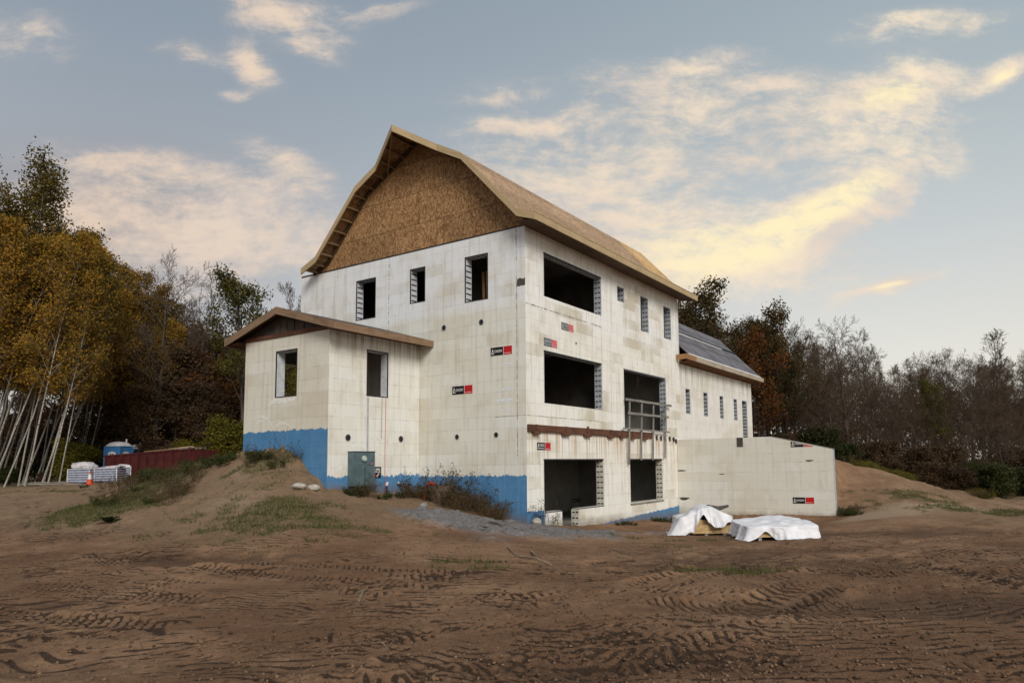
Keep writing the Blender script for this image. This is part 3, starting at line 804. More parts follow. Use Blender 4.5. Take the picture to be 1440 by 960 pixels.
def opening(name, mp, u0, u1, z0, z1, thick, style, sides='LRTB', jm='jamb_grey', parent=house, edge=True, label=None):
    """lining of an opening: foam ends of the blocks with the dark slots of their webs, black rim where there is one"""
    mb = MB(); e = 0.035
    bx = lambda a, b_, c_, d_, p, q, mi: mb.box(a, b_, c_, d_, p, q, mi, lambda x, y, z: mp(x, y, z))
    d0 = -.006
    def lin(a, b_, c_, d_, nm):
        if edge:
            bx(a, b_, c_, d_, d0, .02, 0); bx(a, b_, c_, d_, .02, thick + .004, 1)
        else:
            bx(a, b_, c_, d_, .004, thick + .004, 1)
    if 'L' in sides: lin(u0 + .001, u0 + e, z0 + e, z1 - e, 'L')
    if 'R' in sides: lin(u1 - e, u1 - .001, z0 + e, z1 - e, 'R')
    if 'T' in sides: lin(u0 + .001, u1 - .001, z1 - e, z1 - .001, 'T')
    if 'B' in sides: lin(u0 + .001, u1 - .001, z0 + .001, z0 + e, 'B')
    cols = {'dash': ((.035, .135), (.185, .285)), 'ladder': ((.035, .30),), 'plain': ()}[style]
    zz = z0 + e + .10
    while zz < z1 - e - .05:
        for (c0, c1) in cols:
            for sd in 'LR':
                if sd not in sides: continue
                ua, ub = (u0 + e, u0 + e + .004) if sd == 'L' else (u1 - e - .004, u1 - e)
                bx(ua, ub, zz - .026, zz + .026, c0, c1, 2)
        zz += .2032
    uu = u0 + e + .1
    while uu < u1 - e - .05 and 'T' in sides:
        for (c0, c1) in cols:
            bx(uu - .022, uu + .022, z1 - e - .004, z1 - e, c0, c1, 2)
        uu += .2032
    o = mb.build(name, [MT['black'], MT[jm], MT['black']], parent)
    if label: o['label'] = label
    return o


TH = 0.32
gab = lambda u, z, d: (u, d, z)                 # gable wall: plane Y = 0, u = X
sid = lambda u, z, d: (-d, u, z)                # long side: plane X = 0, u = Y
XL = -11.62; YE = 12.66; ZT = 9.95
g_holes = [(-8.24, -7.13, 7.70, 9.30), (-5.30, -4.53, 7.98, 9.30), (-2.63, -1.58, 7.66, 9.30)]
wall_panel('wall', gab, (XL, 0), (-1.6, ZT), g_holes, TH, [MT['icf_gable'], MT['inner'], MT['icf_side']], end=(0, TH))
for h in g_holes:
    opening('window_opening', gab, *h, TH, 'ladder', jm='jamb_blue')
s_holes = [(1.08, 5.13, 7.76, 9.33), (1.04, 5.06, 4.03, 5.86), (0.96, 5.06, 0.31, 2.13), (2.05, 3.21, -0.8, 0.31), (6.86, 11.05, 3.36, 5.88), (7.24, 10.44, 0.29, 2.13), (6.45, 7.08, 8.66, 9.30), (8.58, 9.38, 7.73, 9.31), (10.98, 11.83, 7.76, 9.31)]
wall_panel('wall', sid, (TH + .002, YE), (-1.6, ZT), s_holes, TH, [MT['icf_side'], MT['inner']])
for i, h in enumerate(s_holes):
    if i == 2:
        opening('door_opening', sid, h[0], h[1], h[2] - .03, h[3], TH, 'dash', 'LRT', 'jamb_tan', edge=False)
    elif i == 3:
        for sd in 'LR':
            opening('door_jamb', sid, h[0], h[1], -0.34, h[3] + .03, TH, 'dash', sd, 'jamb_tan', edge=False)
    elif i == 5:
        opening('window_opening', sid, *h, TH, 'dash', 'LRTB', 'jamb_tan', edge=False)
    elif i == 4:
        opening('door_opening', sid, *h, TH, 'dash', 'LRTB', 'jamb_grey', edge=False)
    else:
        opening('window_opening', sid, *h, TH, 'dash', 'LRT', 'jamb_grey', edge=False)
# low curbs of the lower doorway: dark membrane on top
for (a, b_) in ((0.99, 2.05), (3.21, 5.03)):
    mb = MB(); mb.box(-TH, .004, a, b_, .312, .335, 0); mb.build('sill', MT['black'], house)
    mb = MB(); mb.box(-TH + .01, -.012, a + .02, b_ - .02, .3352, .345, 0); mb.build('sill', MT['concrete'], house)
# dark rims under the heads and sills
for (a, b_, z) in ((7.22, 10.46, .265),):
    mb = MB(); mb.box(-.05, .035, a, b_, z - .03, z + .022, 0); mb.build('sill', MT['greywood'], house)
for h in (s_holes[0], s_holes[1], s_holes[2], s_holes[5]):
    mb = MB(); mb.box(-.02, .003, h[0], h[1], h[3] - .05, h[3] - .001, 0); mb.build('lintel_edge', MT['black'], house)
# the rest of the main shell
bw = lambda u, z, d: (u, YE - d, z)
wall_panel('wall', bw, (XL, -.322), (-1.0, ZT), [], TH, [MT['icf_far'], MT['inner']])
lw = lambda u, z, d: (XL + d, u, z)
wall_panel('wall', lw, (TH + .002, YE - TH - .002), (-1.0, ZT), [], TH, [MT['icf_far'], MT['inner']])
# floors and inner partitions that keep the rooms dark
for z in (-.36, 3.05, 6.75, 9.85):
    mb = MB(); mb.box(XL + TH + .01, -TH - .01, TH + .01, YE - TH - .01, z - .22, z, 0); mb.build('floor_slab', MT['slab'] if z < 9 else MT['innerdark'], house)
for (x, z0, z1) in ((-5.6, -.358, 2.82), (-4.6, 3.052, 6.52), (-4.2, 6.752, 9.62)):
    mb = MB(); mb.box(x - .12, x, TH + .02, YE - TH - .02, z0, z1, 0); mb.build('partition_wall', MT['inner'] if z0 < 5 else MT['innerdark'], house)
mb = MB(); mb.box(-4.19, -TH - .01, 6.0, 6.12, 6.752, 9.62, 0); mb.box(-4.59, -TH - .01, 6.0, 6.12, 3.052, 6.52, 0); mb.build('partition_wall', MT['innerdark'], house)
# loose studs seen through the upper window
for dx in (0, .18):
    mb = MB(); mb.beam((-2.35 + dx, .75, 7.75 - .9), (-2.62 + dx, 1.0, 9.0), .09, .04, mi=0); mb.build('stud', MT['newwood'], house)

# ------------------------------------------------------------------ far wing of the house
FE, FT = 23.75, 6.75
f_holes = [(13.34, 13.93, 4.34, 5.60), (15.72, 16.33, 4.34, 5.60), (18.12, 18.70, 4.34, 5.60), (20.42, 21.02, 4.34, 5.60), (21.90, 22.82, 2.9, 5.61)]
wall_panel('wall', sid, (YE + .002, FE), (-1.6, FT), f_holes, TH, [MT['icf_far'], MT['inner']])
for i, h in enumerate(f_holes):
    opening('door_opening' if i == 4 else 'window_opening', sid, *h, TH, 'ladder', 'LRT', 'jamb_grey', edge=False)
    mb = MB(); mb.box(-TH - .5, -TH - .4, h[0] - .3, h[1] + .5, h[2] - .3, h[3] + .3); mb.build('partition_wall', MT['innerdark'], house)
fw2 = lambda u, z, d: (u, FE - d, z)
wall_panel('wall', fw2, (-9.5, -.322), (-1, FT), [], TH, [MT['icf_far'], MT['inner']])
fw3 = lambda u, z, d: (-9.5 + d, u, z)
wall_panel('wall', fw3, (YE + .002, FE - TH - .002), (-1, FT), [], TH, [MT['icf_far'], MT['inner']])


def roof_slab(name, prof, y0s, y1s, th, mats, parent=house, mi_fn=None, uvs=1.0):
    """prof: list of (x, z) along the roof; y0s / y1s: near and far edge per profile point"""
    mb = MB(); L = 0
    for i in range(len(prof) - 1):
        (xa, za), (xb, zb) = prof[i], prof[i + 1]
        l = math.hypot(xb - xa, zb - za); nx, nz = -(zb - za) / l, (xb - xa) / l
        if nz < 0: nx, nz = -nx, -nz
        A0, A1 = (xa, y0s[i], za), (xa, y1s[i], za); B0, B1 = (xb, y0s[i + 1], zb), (xb, y1s[i + 1], zb)
        dn = lambda p: (p[0] - 0 * nx * th, p[1], p[2] - th)
        uvq = [(y0s[i], L), (y1s[i], L), (y1s[i + 1], L + l), (y0s[i + 1], L + l)]
        mb.face([A0, A1, B1, B0], 0, uvq)
        mb.face([dn(B0), dn(B1), dn(A1), dn(A0)], 1, uvq[::-1])
        mb.face([A0, B0, dn(B0), dn(A0)], 1, uvq); mb.face([B1, A1, dn(A1), dn(B1)], 1, uvq)
        if i == 0: mb.face([A1, A0, dn(A0), dn(A1)], 1, uvq)
        if i == len(prof) - 2: mb.face([B0, B1, dn(B1), dn(B0)], 1, uvq)
        L += l
    return mb.build(name, mats, parent)


# main gambrel roof with flared eaves and a prow at the ridge
AX = -4.95
prof = [(.80, 10.07), (.13, 10.31), (-2.26, 12.83), (-3.39, 13.43), (AX, 14.30), (-6.52, 13.43), (-7.66, 12.83), (-9.95, 10.42), (-10.82, 10.07)]
RO = -.60
near_y = [RO, RO, RO, RO, -1.27, RO, RO, RO, RO]
YS = 10.7
roof_slab('roof_deck', prof, near_y, [YS, YS, YS, YS, YS, YS, YS, YS, YS], .05, [MT['osb_roof'], MT['osb_under']])
roof_slab('roof_deck', prof, [YS + .002] * 9, [13.25, 13.25, 13.25, 13.25, 13.7, 13.25, 13.25, 13.25, 13.25], .05, [MT['osb_golden'], MT['soffit']])  # far stretch of the deck in a brighter golden tone
# closing strip on the hidden far eave
mb = MB(); mb.face([(-10.82, .6, 10.06), (-10.82, 13.2, 10.06), (-11.66, 13.2, 9.97), (-11.66, .6, 9.97)]); mb.face([(-11.66, .6, 9.93), (-11.66, 13.2, 9.93), (-10.82, 13.2, 10.02), (-10.82, .6, 10.02)]); mb.build('roof_deck', MT['felt'], house)
# rake boards, front and back
def rake(name, prof, ys, h, t, mat, back=False):
    mb = MB(); L = 0
    s = 1 if back else -1
    for i in range(len(prof) - 1):
        (xa, za), (xb, zb) = prof[i], prof[i + 1]; ya, yb = ys[i], ys[i + 1]
        l = math.hypot(xb - xa, zb - za)
        for off, fl in ((0.0, 0), (s * t, 1)):
            q = [(xa, ya + off, za + .012), (xb, yb + off, zb + .012), (xb, yb + off, zb - h), (xa, ya + off, za - h)]
            mb.face(q if fl else q[::-1], 0, [(L, 0), (L + l, 0), (L + l, h), (L, h)])
        o = s * t
        mb.face([(xa, ya, za + .012), (xb, yb, zb + .012), (xb, yb + o, zb + .012), (xa, ya + o, za + .012)], 0, [(L, 0), (L + l, 0), (L + l, t), (L, t)])
        mb.face([(xa, ya + o, za - h), (xb, yb + o, zb - h), (xb, yb, zb - h), (xa, ya, za - h)], 0, [(L, 0), (L + l, 0), (L + l, t), (L, t)])
        if i == 0: mb.face([(xa, ya, za), (xa, ya + o, za), (xa, ya + o, za - h), (xa, ya, za - h)])
        if i == len(prof) - 2: mb.face([(xb, yb, zb), (xb, yb, zb - h), (xb, yb + o, zb - h), (xb, yb + o, zb)])
        L += l
    return mb.build(name, mat, house)
RT = .045
rake('fascia', [(.845, 10.055)] + prof[1:5], [near_y[0] - .002] + [y - .002 for y in near_y[1:5]], .24, RT, MT['fascia'])
rake('fascia', prof[4:], [y - .002 for y in near_y[4:]], .24, RT, MT['fascia'])
rake('fascia', prof, [13.252, 13.252, 13.252, 13.252, 13.702, 13.252, 13.252, 13.252, 13.252], .24, RT, MT['fascia'], True)
mb = MB(); mb.box(.802, .842, RO - .001, 13.25, 9.84, 10.062, 0); mb.build('fascia', MT['fascia'], house)
mb = MB(); mb.box(.80, .848, RO - .03, 13.25, 10.075, 10.10, 0); mb.build('drip_edge', MT['fascia'], house)
# soffit: level boards between fascia and wall, eave shade in their colour, rafter tails
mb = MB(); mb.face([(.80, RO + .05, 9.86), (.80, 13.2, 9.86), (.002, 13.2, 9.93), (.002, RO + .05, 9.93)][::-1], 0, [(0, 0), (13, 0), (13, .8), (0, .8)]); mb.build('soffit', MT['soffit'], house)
# gable sheathing
zr = lambda x: float(np.interp(x, [p[0] for p in prof[::-1]], [p[1] for p in prof[::-1]])) - .06
xs = [XL, -11.0, -10.82, -9.95, -7.66, -6.52, AX, -3.39, -2.26, .0]
mb = MB()
for a, b_ in zip(xs[:-1], xs[1:]):
    za = zr(a) if a > -10.9 else ZT + .07; zb = zr(b_) if b_ > -10.9 else ZT + .07
    q = [(a, ZT + .03), (b_, ZT + .03), (b_, zb), (a, za)]
    mb.face([(u, .004, z) for u, z in q], 0, q); mb.face([(u, .05, z) for u, z in q][::-1], 0, q[::-1])
mb.build('gable', MT['osb_gable'], house)
mb = MB(); mb.box(XL, -.001, -.012, .06, ZT + .0005, ZT + .045, 0); mb.build('sill_plate', MT['black'], house)
# lookouts of the rake overhang with the rafter line against the gable
def slope_box(mb, x, z, nx, nz, tx, tz, y0, y1, w, h):
    a = (x - tx * w / 2, z - tz * w / 2); b_ = (x + tx * w / 2, z + tz * w / 2)
    c_ = [(p[0] - nx * o, p[1] - nz * o) for o in (.06, .06 + h) for p in (a, b_)]
    for y_, rev in ((y0, False), (y1, True)):
        q = [(c_[0][0], y_, c_[0][1]), (c_[1][0], y_, c_[1][1]), (c_[3][0], y_, c_[3][1]), (c_[2][0], y_, c_[2][1])]
        mb.face(q[::-1] if rev else q)
    for i, j in ((0, 1), (1, 3), (3, 2), (2, 0)):
        mb.face([(c_[i][0], y0, c_[i][1]), (c_[j][0], y0, c_[j][1]), (c_[j][0], y1, c_[j][1]), (c_[i][0], y1, c_[i][1])], 0, [(0, 0), (0, w), (.6, w), (.6, 0)])
for i in range(len(prof) - 1):
    (xa, za), (xb, zb) = prof[i], prof[i + 1]
    l = math.hypot(xb - xa, zb - za); tx, tz = (xb - xa) / l, (zb - za) / l
    nx, nz = (-tz, tx) if tx > 0 else (tz, -tx)
    k_ = max(1, round(l / .56))
    for j in range(k_):
        s = (j + .5) / k_
        x, z = xa + (xb - xa) * s, za + (zb - za) * s
        ya = near_y[i] + (near_y[i + 1] - near_y[i]) * s
        mb = MB(); slope_box(mb, x, z, nx, nz, tx, tz, ya + .01, -.002, .045, .13)
        mb.build('lookout', MT['lookout'], house)
    mb = MB()
    a = Vector((xa - nx * .12, -.045, za - nz * .12)); b_ = Vector((xb - nx * .12, -.045, zb - nz * .12))
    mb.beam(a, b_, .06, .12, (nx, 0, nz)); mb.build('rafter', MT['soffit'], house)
for s_ in (-1, 1):      # prow braces under the ridge
    mb = MB(); mb.beam((AX + s_ * .12, -1.2, 14.05), (AX + s_ * 1.55, -.05, 13.22), .05, .09); mb.build('lookout', MT['lookout'], house)

# far wing roof: lower slope grey felt, laps and strips
EX, EZ, KX, KZ = .52, 7.16, -2.08, 9.80
fp = [(EX, EZ), (KX, KZ), (-4.75, 11.2), (-7.42, 9.80), (-10.0, 7.16)]
roof_slab('roof_deck', fp, [YE + .004] * 5, [24.2] * 5, .05, [MT['felt_far'], MT['soffit']])
def on_slope(t, lift): return (EX + (KX - EX) * t + lift * .71, EZ + (KZ - EZ) * t + lift * .71)
def strip(name, t0, t1, y0, y1, lift, mat):
    mb = MB()
    a = on_slope(t0, lift); b_ = on_slope(t1, lift); c_ = on_slope(t0, .001); d_ = on_slope(t1, .001)
    for q in ([(a[0], y0, a[1]), (a[0], y1, a[1]), (b_[0], y1, b_[1]), (b_[0], y0, b_[1])], [(c_[0], y0, c_[1]), (c_[0], y1, c_[1]), (a[0], y1, a[1]), (a[0], y0, a[1])][::-1], [(d_[0], y0, d_[1]), (d_[0], y1, d_[1]), (b_[0], y1, b_[1]), (b_[0], y0, b_[1])], [(c_[0], y0, c_[1]), (a[0], y0, a[1]), (b_[0], y0, b_[1]), (d_[0], y0, d_[1])]):
        mb.face(q)
    return mb.build(name, mat, house)
strip('roof_batten', .60, .635, 12.9, 16.0, .05, MT['black']); strip('roof_batten', .57, .60, 12.9, 16.0, .03, MT['white'])
strip('roof_batten', .60, .64, 16.4, 24.0, .05, MT['black']); strip('roof_batten', .575, .60, 16.1, 21.5, .03, MT['white'])
strip('roof_batten', .36, .375, 12.9, 24.1, .012, MT['felt']); strip('roof_batten', .80, .81, 12.9, 24.1, .012, MT['felt'])
strip('drip_edge', -.01, .02, 12.7, 24.2, .02, MT['white'])
mb = MB(); mb.box(EX + .002, EX + .042, 13.55, 24.6, EZ - .26, EZ - .01, 0); mb.build('fascia', MT['farfascia'], house)
mb = MB(); mb.box(EX + .002, EX + .042, 12.30, 13.548, EZ - .26, EZ - .01, 0); mb.box(.004, EX, 12.30, 12.34, EZ - .26, EZ - .02, 0); mb.build('fascia', MT['newwood'], house)
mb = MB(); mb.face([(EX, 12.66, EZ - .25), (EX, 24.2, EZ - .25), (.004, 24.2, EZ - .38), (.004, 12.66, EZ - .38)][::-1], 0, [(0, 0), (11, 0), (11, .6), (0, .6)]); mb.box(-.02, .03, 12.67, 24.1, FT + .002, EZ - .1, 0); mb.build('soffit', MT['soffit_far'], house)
mb = MB()
gq = [(p[0], 23.9, p[1] - .06) for p in fp]
mb.face([(-.01, 23.7, FT)] + [(min(q[0], -.01), 23.7, q[2]) for q in gq] + [(-9.5, 23.7, FT)]); mb.build('gable', MT['osb_gable'], house)
# white edge of the main block above the far wing roof
mb = MB(); mb.box(-.05, .014, YE - .10, YE + .025, EZ - .02, ZT - .25, 0); mb.build('corner_strip', MT['white'], house)

# ------------------------------------------------------------------ left wing of the house
WX0, WX1, WY, WT = -9.20, -4.80, -3.97, 6.35
wf = lambda u, z, d: (u, WY + d, z)
ws = lambda u, z, d: (WX1 - d, u, z)
wf_h = [(-7.50, -6.37, 4.31, 5.89)]; ws_h = [(-2.45, -1.50, 4.32, 5.90)]
wall_panel('wall', wf, (WX0, WX1), (.2, WT), wf_h, TH, [MT['icf_wingf'], MT['inner'], MT['icf_wings']], end=(WY, WY + TH))
wall_panel('wall', ws, (WY + TH + .002, -.002), (.2, WT), ws_h, TH, [MT['icf_wings'], MT['inner']])
wl = lambda u, z, d: (WX0 + d, u, z)
wall_panel('wall', wl, (WY + TH + .002, -.002), (.2, WT), [(-3.0, -1.2, 3.9, 5.75)], TH, [MT['icf_far'], MT['inner']])
opening('window_opening', wf, *wf_h[0], TH, 'plain', jm='jamb_blue'); opening('window_opening', ws, *ws_h[0], TH, 'plain', jm='jamb_blue')
mb = MB(); mb.box(WX0 + TH, WX1 - TH, WY + TH, -.01, 2.75, 2.95); mb.build('floor_slab', MT['slab'], house)
mb = MB(); mb.box(WX0 + TH, WX1 - TH, WY + TH, -.01, 6.30, 6.345); mb.build('floor_slab', MT['innerdark'], house)
wp = [(-4.15, 6.47), (-7.0, 7.28), (-9.85, 6.47)]
WO = -4.32
roof_slab('roof_deck', wp, [WO] * 3, [-.012, -.012, -.012], .04, [MT['felt'], MT['soffit']])
rake('fascia', wp[:2], [WO - .002] * 2, .235, .045, MT['wingfascia']); rake('fascia', wp[1:], [WO - .002] * 2, .235, .045, MT['wingfascia'])
mb = MB(); mb.box(-4.148, -4.105, WO - .04, .0, 6.235, 6.465, 0); mb.build('fascia', MT['wingfascia'], house)
mb = MB(); mb.box(-9.895, -9.852, WO, .0, 6.235, 6.465, 0); mb.build('fascia', MT['wingfascia'], house)
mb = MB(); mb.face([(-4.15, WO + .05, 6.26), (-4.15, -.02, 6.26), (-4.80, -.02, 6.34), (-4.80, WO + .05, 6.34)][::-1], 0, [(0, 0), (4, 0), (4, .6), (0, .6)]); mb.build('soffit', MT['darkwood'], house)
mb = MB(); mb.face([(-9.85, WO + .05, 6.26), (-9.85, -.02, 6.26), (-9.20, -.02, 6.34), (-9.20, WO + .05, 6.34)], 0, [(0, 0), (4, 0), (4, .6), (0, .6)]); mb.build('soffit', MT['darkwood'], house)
mb = MB(); mb.face([(-9.6, WY + .03, 6.355), (-4.4, WY + .03, 6.355), (-4.4, WY + .03, 6.40), (-7.0, WY + .03, 7.20), (-9.6, WY + .03, 6.40)], 0, [(0, 0), (5, 0), (5, .1), (2.6, .9), (0, .1)]); mb.build('gable', MT['innerdark'], house)
mb = MB(); mb.beam((-9.15, WY - .02, 6.42), (-4.84, WY - .02, 6.42), .05, .13); mb.build('sill_plate', MT['darkwood'], house)
for x in (-7.35, -7.0, -6.6, -6.1):
    mb = MB(); mb.box(x - .02, x + .02, WY - .01, WY + .028, 6.49, 6.86 if abs(x + 7) < .5 else 6.7, 0); mb.build('stud', MT['darkwood'], house)

# ------------------------------------------------------------------ fittings of the house
# pipe sleeves through the walls
def sleeve(mp, u, z, r, ring, label=None):
    mb = MB(); n = 14
    c0 = [mp(u + math.cos(2 * PI * i / n) * r, z + math.sin(2 * PI * i / n) * r * 1.05, -.012) for i in range(n)]
    c1 = [mp(u + math.cos(2 * PI * i / n) * r * .82, z + math.sin(2 * PI * i / n) * r * .86, -.014) for i in range(n)]
    c2 = [mp(u + math.cos(2 * PI * i / n) * r * 1.0, z + math.sin(2 * PI * i / n) * r * 1.05, .0) for i in range(n)]
    for i in range(n):
        j = (i + 1) % n
        mb.face([c0[i], c0[j], c1[j], c1[i]], 0); mb.face([c2[i], c2[j], c0[j], c0[i]], 0)
    c3 = [mp(u + math.cos(2 * PI * i / n) * r * .82, z + math.sin(2 * PI * i / n) * r * .86, -.004) for i in range(n)]
    mb.face(c3, 1)
    for i in range(n):
        j = (i + 1) % n
        mb.face([c1[i], c1[j], c3[j], c3[i]], 1)
    return mb.build('pipe_sleeve', [ring, MT['black']], house)
for u, z in ((-2.98, 2.95), (-1.25, 2.96)): sleeve(gab, u, z, .105, MT['jamb_tan'])
for u, z in ((-3.6, 6.88), (-1.88, 6.88)): sleeve(gab, u, z, .11, MT['jamb_grey'])
sleeve(ws, -3.19, 2.91, .12, MT['concrete']); sleeve(ws, -.89, 2.92, .12, MT['concrete'])
sleeve(sid, 3.15, 7.07 - .68, .05, MT['jamb_tan'])
mb = MB(); mb.tube([(WX1 + .03, -2.40, 2.45), (WX1 + .03, -2.40, 4.28)], [.026, .026], 6); mb.build('conduit', MT['jamb_grey'], house)
m_, N, b = new_mat('red_line'); b.inputs['Base Color'].default_value = (.40, .06, .05, 1); MT['redline'] = m_
mb = MB(); mb.tube([(WX1 + .012, -1.60, 1.0), (WX1 + .012, -1.62, 2.5), (WX1 + .012, -1.60, 4.30)], [.010] * 3, 4); mb.build('cable', MT['redline'], house)
mb = MB(); mb.tube([(WX1 + .012, -1.78, 2.9), (WX1 + .012, -1.77, 4.28)], [.007] * 2, 4); mb.build('cable', MT['darkwood'], house)
def joint(mp, a, b_, vert, wmax=.011, d=-.004):
    """one ragged open joint line along a wall"""
    (u0, z0), (u1, z1) = a, b_
    L = math.hypot(u1 - u0, z1 - z0); n = max(4, int(L / .07)); mb = MB(); prev = None
    ws_ = [wmax * random.choice((.12, .12, .5, .8, 1.0)) for _ in range(n + 1)]
    for i in range(n + 1):
        u, z = u0 + (u1 - u0) * i / n, z0 + (z1 - z0) * i / n
        du, dz = (ws_[i], 0) if vert else (0, ws_[i])
        cur = ((u - du, z - dz), (u + du, z + dz))
        if prev:
            mb.face([mp(*prev[0], d), mp(*prev[1], d), mp(*cur[1], d), mp(*cur[0], d)])
        prev = cur
    return mb.build('joint_strip', MT['darkwood'], house)
joint(gab, (-6.41, 6.4), (-6.41, 9.94), True, .013); joint(gab, (-.36, 2.2), (-.36, 9.9), True, .011)
joint(sid, (8.15, 5.2), (8.15, 9.7), True, .011)
joint(sid, (.02, 7.315), (5.2, 7.315), False, .016); joint(sid, (.05, 3.56), (5.0, 3.56), False, .007); joint(gab, (-1.3, 3.56), (-.05, 3.56), False, .006)
# torn dark patch at the upper corner
mb = MB()
pc = [(-.345, 8.0), (-.33, 8.15), (-.22, 8.19), (-.10, 8.14), (.0, 8.17), (.0, 7.93), (-.06, 7.90), (-.14, 7.92), (-.24, 7.90), (-.345, 7.92)]
mb.face([(u, -.004, z) for u, z in pc]); mb.build('torn_patch', MT['innerdark'], house)
# rusty ledger beam with hangers
led = MB(); led.box(.004, .07, .03, 9.43, 3.03, 3.265, 0); led.box(.07, .085, .03, 9.43, 3.03, 3.05, 0)
ledger = led.build('ledger_beam', MT['darkwood'], house)
for (y0, y1, hi) in ((.30, .62, 0), (2.05, 2.50, 0), (3.55, 3.98, .06), (5.35, 5.75, 0), (6.35, 6.62, .03), (7.25, 7.60, 0), (8.35, 8.75, 0)):
    mb = MB(); mb.box(.005, .13, y0, y1, 2.94, 3.028, 0); mb.box(.071, .12, (y0 + y1) / 2 - .04, (y0 + y1) / 2 + .05, 2.95, 3.27 + hi, 0); mb.build('bracket', MT['darkwood'], ledger)
for y, z in ((9.85, 3.10), (10.3, 3.08), (10.75, 3.06), (11.25, 3.08), (11.7, 3.06), (11.95, 2.98)):
    mb = MB(); mb.box(.003, .07, y - .04, y + .03, z - .14, z + .08, 0); mb.box(.004, .05, y - .10, y + .06, z - .03, z + .02, 0); mb.build('joist_anchor', MT['innerdark'], house)
# timber guard across the upper doorway
guard = thing('guard_rail', 'grey timber safety railing nailed across the upper floor doorway, its posts hanging down the wall', 'railing', (0.08, 9, 3.3))
def gp3(px, py, X): return P(px, py, 0, X)
def pt(p): return (p[0] - .08, p[1] - 9, p[2] - 3.3)
for (x0, yt, x1, yb) in ((885.5, 563, 885.0, 653), (902.5, 566, 902.0, 647), (919, 568, 918.5, 647), (935.5, 571, 935.5, 644)):
    mb = MB(); mb.beam(pt(gp3(x0, yt, .115)), pt(gp3(x1, yb, .115)), .085, .04, (1, 0, 0)); mb.build('post', MT['greywood'], guard)
for (a, b_, h, X) in (((880, 561), (944, 570.5), .10, .158), ((883.5, 580.5), (940, 586.5), .10, .158), ((876.5, 602), (941.5, 607.5), .07, .16)):
    mb = MB(); mb.beam(pt(gp3(*a, X)), pt(gp3(*b_, X)), .04, h); mb.build('rail', MT['greywood'], guard)


# pale scuffs left by brushes and hoses on the walls
def scuff(mp, pix, ax, val, ui, w0, col='scuff'):
    mb = MB(); q = [P(px, py, ax, val) for px, py in pix]; uz = [(p_[ui], p_[2]) for p_ in q]
    out = []
    for i in range(len(uz) - 1):      # smooth polyline
        for t in np.linspace(0, 1, 7, endpoint=False):
            out.append((uz[i][0] * (1 - t) + uz[i + 1][0] * t, uz[i][1] * (1 - t) + uz[i + 1][1] * t))
    out.append(uz[-1]); out = np.array(out)
    for _ in range(3): out[1:-1] = (out[:-2] + 2 * out[1:-1] + out[2:]) / 4
    prev = None
    for i in range(len(out)):
        d = out[min(i + 1, len(out) - 1)] - out[max(i - 1, 0)]; d = d / max(1e-6, np.hypot(*d)); n_ = np.array([-d[1], d[0]])
        w = w0 * (.25 + .75 * math.sin(PI * (i + .5) / len(out))) * random.uniform(.7, 1.1)
        cur = (out[i] - n_ * w, out[i] + n_ * w)
        if prev is not None:
            mb.face([mp(*prev[0], -.0035), mp(*cur[0], -.0035), mp(*cur[1], -.0035), mp(*prev[1], -.0035)])
        prev = cur
    return mb.build('scuff', MT[col], house)
MT['scuff'] = mat_plain('pale_scuff', (0.70, 0.69, 0.645), 0.9, 0.12, 9)
MT['scuff_blue'] = mat_plain('whitewash_scuff', (0.66, 0.69, 0.71), 0.9, 0.12, 9)
scuff(wf, [(351, 592), (358, 587), (367, 585), (376, 588), (385, 602)], 1, WY, 0, .05)
scuff(wf, [(357, 599), (364, 592), (372, 592)], 1, WY, 0, .035)
scuff(wf, [(387, 600), (393, 595), (400, 594), (411, 601)], 1, WY, 0, .045)
scuff(wf, [(377, 572), (384, 563), (400, 564), (416, 560)], 1, WY, 0, .11)
for a_, b_, w_ in (((704, 548), (724, 545.5), .05), ((697, 564), (722, 561), .07), ((706, 577), (721, 575), .04), ((706, 512), (720, 510.5), .04)):
    scuff(gab, [a_, ((a_[0] + b_[0]) / 2, (a_[1] + b_[1]) / 2), b_], 1, 0, 0, w_, 'scuff_blue')
for a_, b_, w_ in (((520, 617), (546, 616), .05), ((530, 628), (531, 648), .06), ((549, 612), (550, 640), .05), ((492, 628), (515, 627), .06), ((474, 660), (490, 652), .05)):
    scuff(ws, [a_, ((a_[0] + b_[0]) / 2, (a_[1] + b_[1]) / 2), b_], 0, WX1, 1, w_, 'scuff')

# ------------------------------------------------------------------ printed marks on the blocks
_fc = bpy.data.curves.new('lettering', 'FONT'); _fc.body = 'LOGIX'; _fc.size = 1.0; _fc.offset = 0.008; _fc.space_character = 1.02
_fo = bpy.data.objects.new('lettering', _fc); COL.objects.link(_fo)
bpy.context.view_layer.update()
_dg = bpy.context.evaluated_depsgraph_get()
_tm = bpy.data.meshes.new_from_object(_fo.evaluated_get(_dg))
TV = np.array([v.co[:] for v in _tm.vertices]); TF = [tuple(p.vertices) for p in _tm.polygons]
bpy.data.objects.remove(_fo)
TV[:, 0] -= TV[:, 0].min(); TV[:, 1] -= TV[:, 1].min()
TV[:, 0] /= TV[:, 0].max(); TV[:, 1] /= TV[:, 1].max()


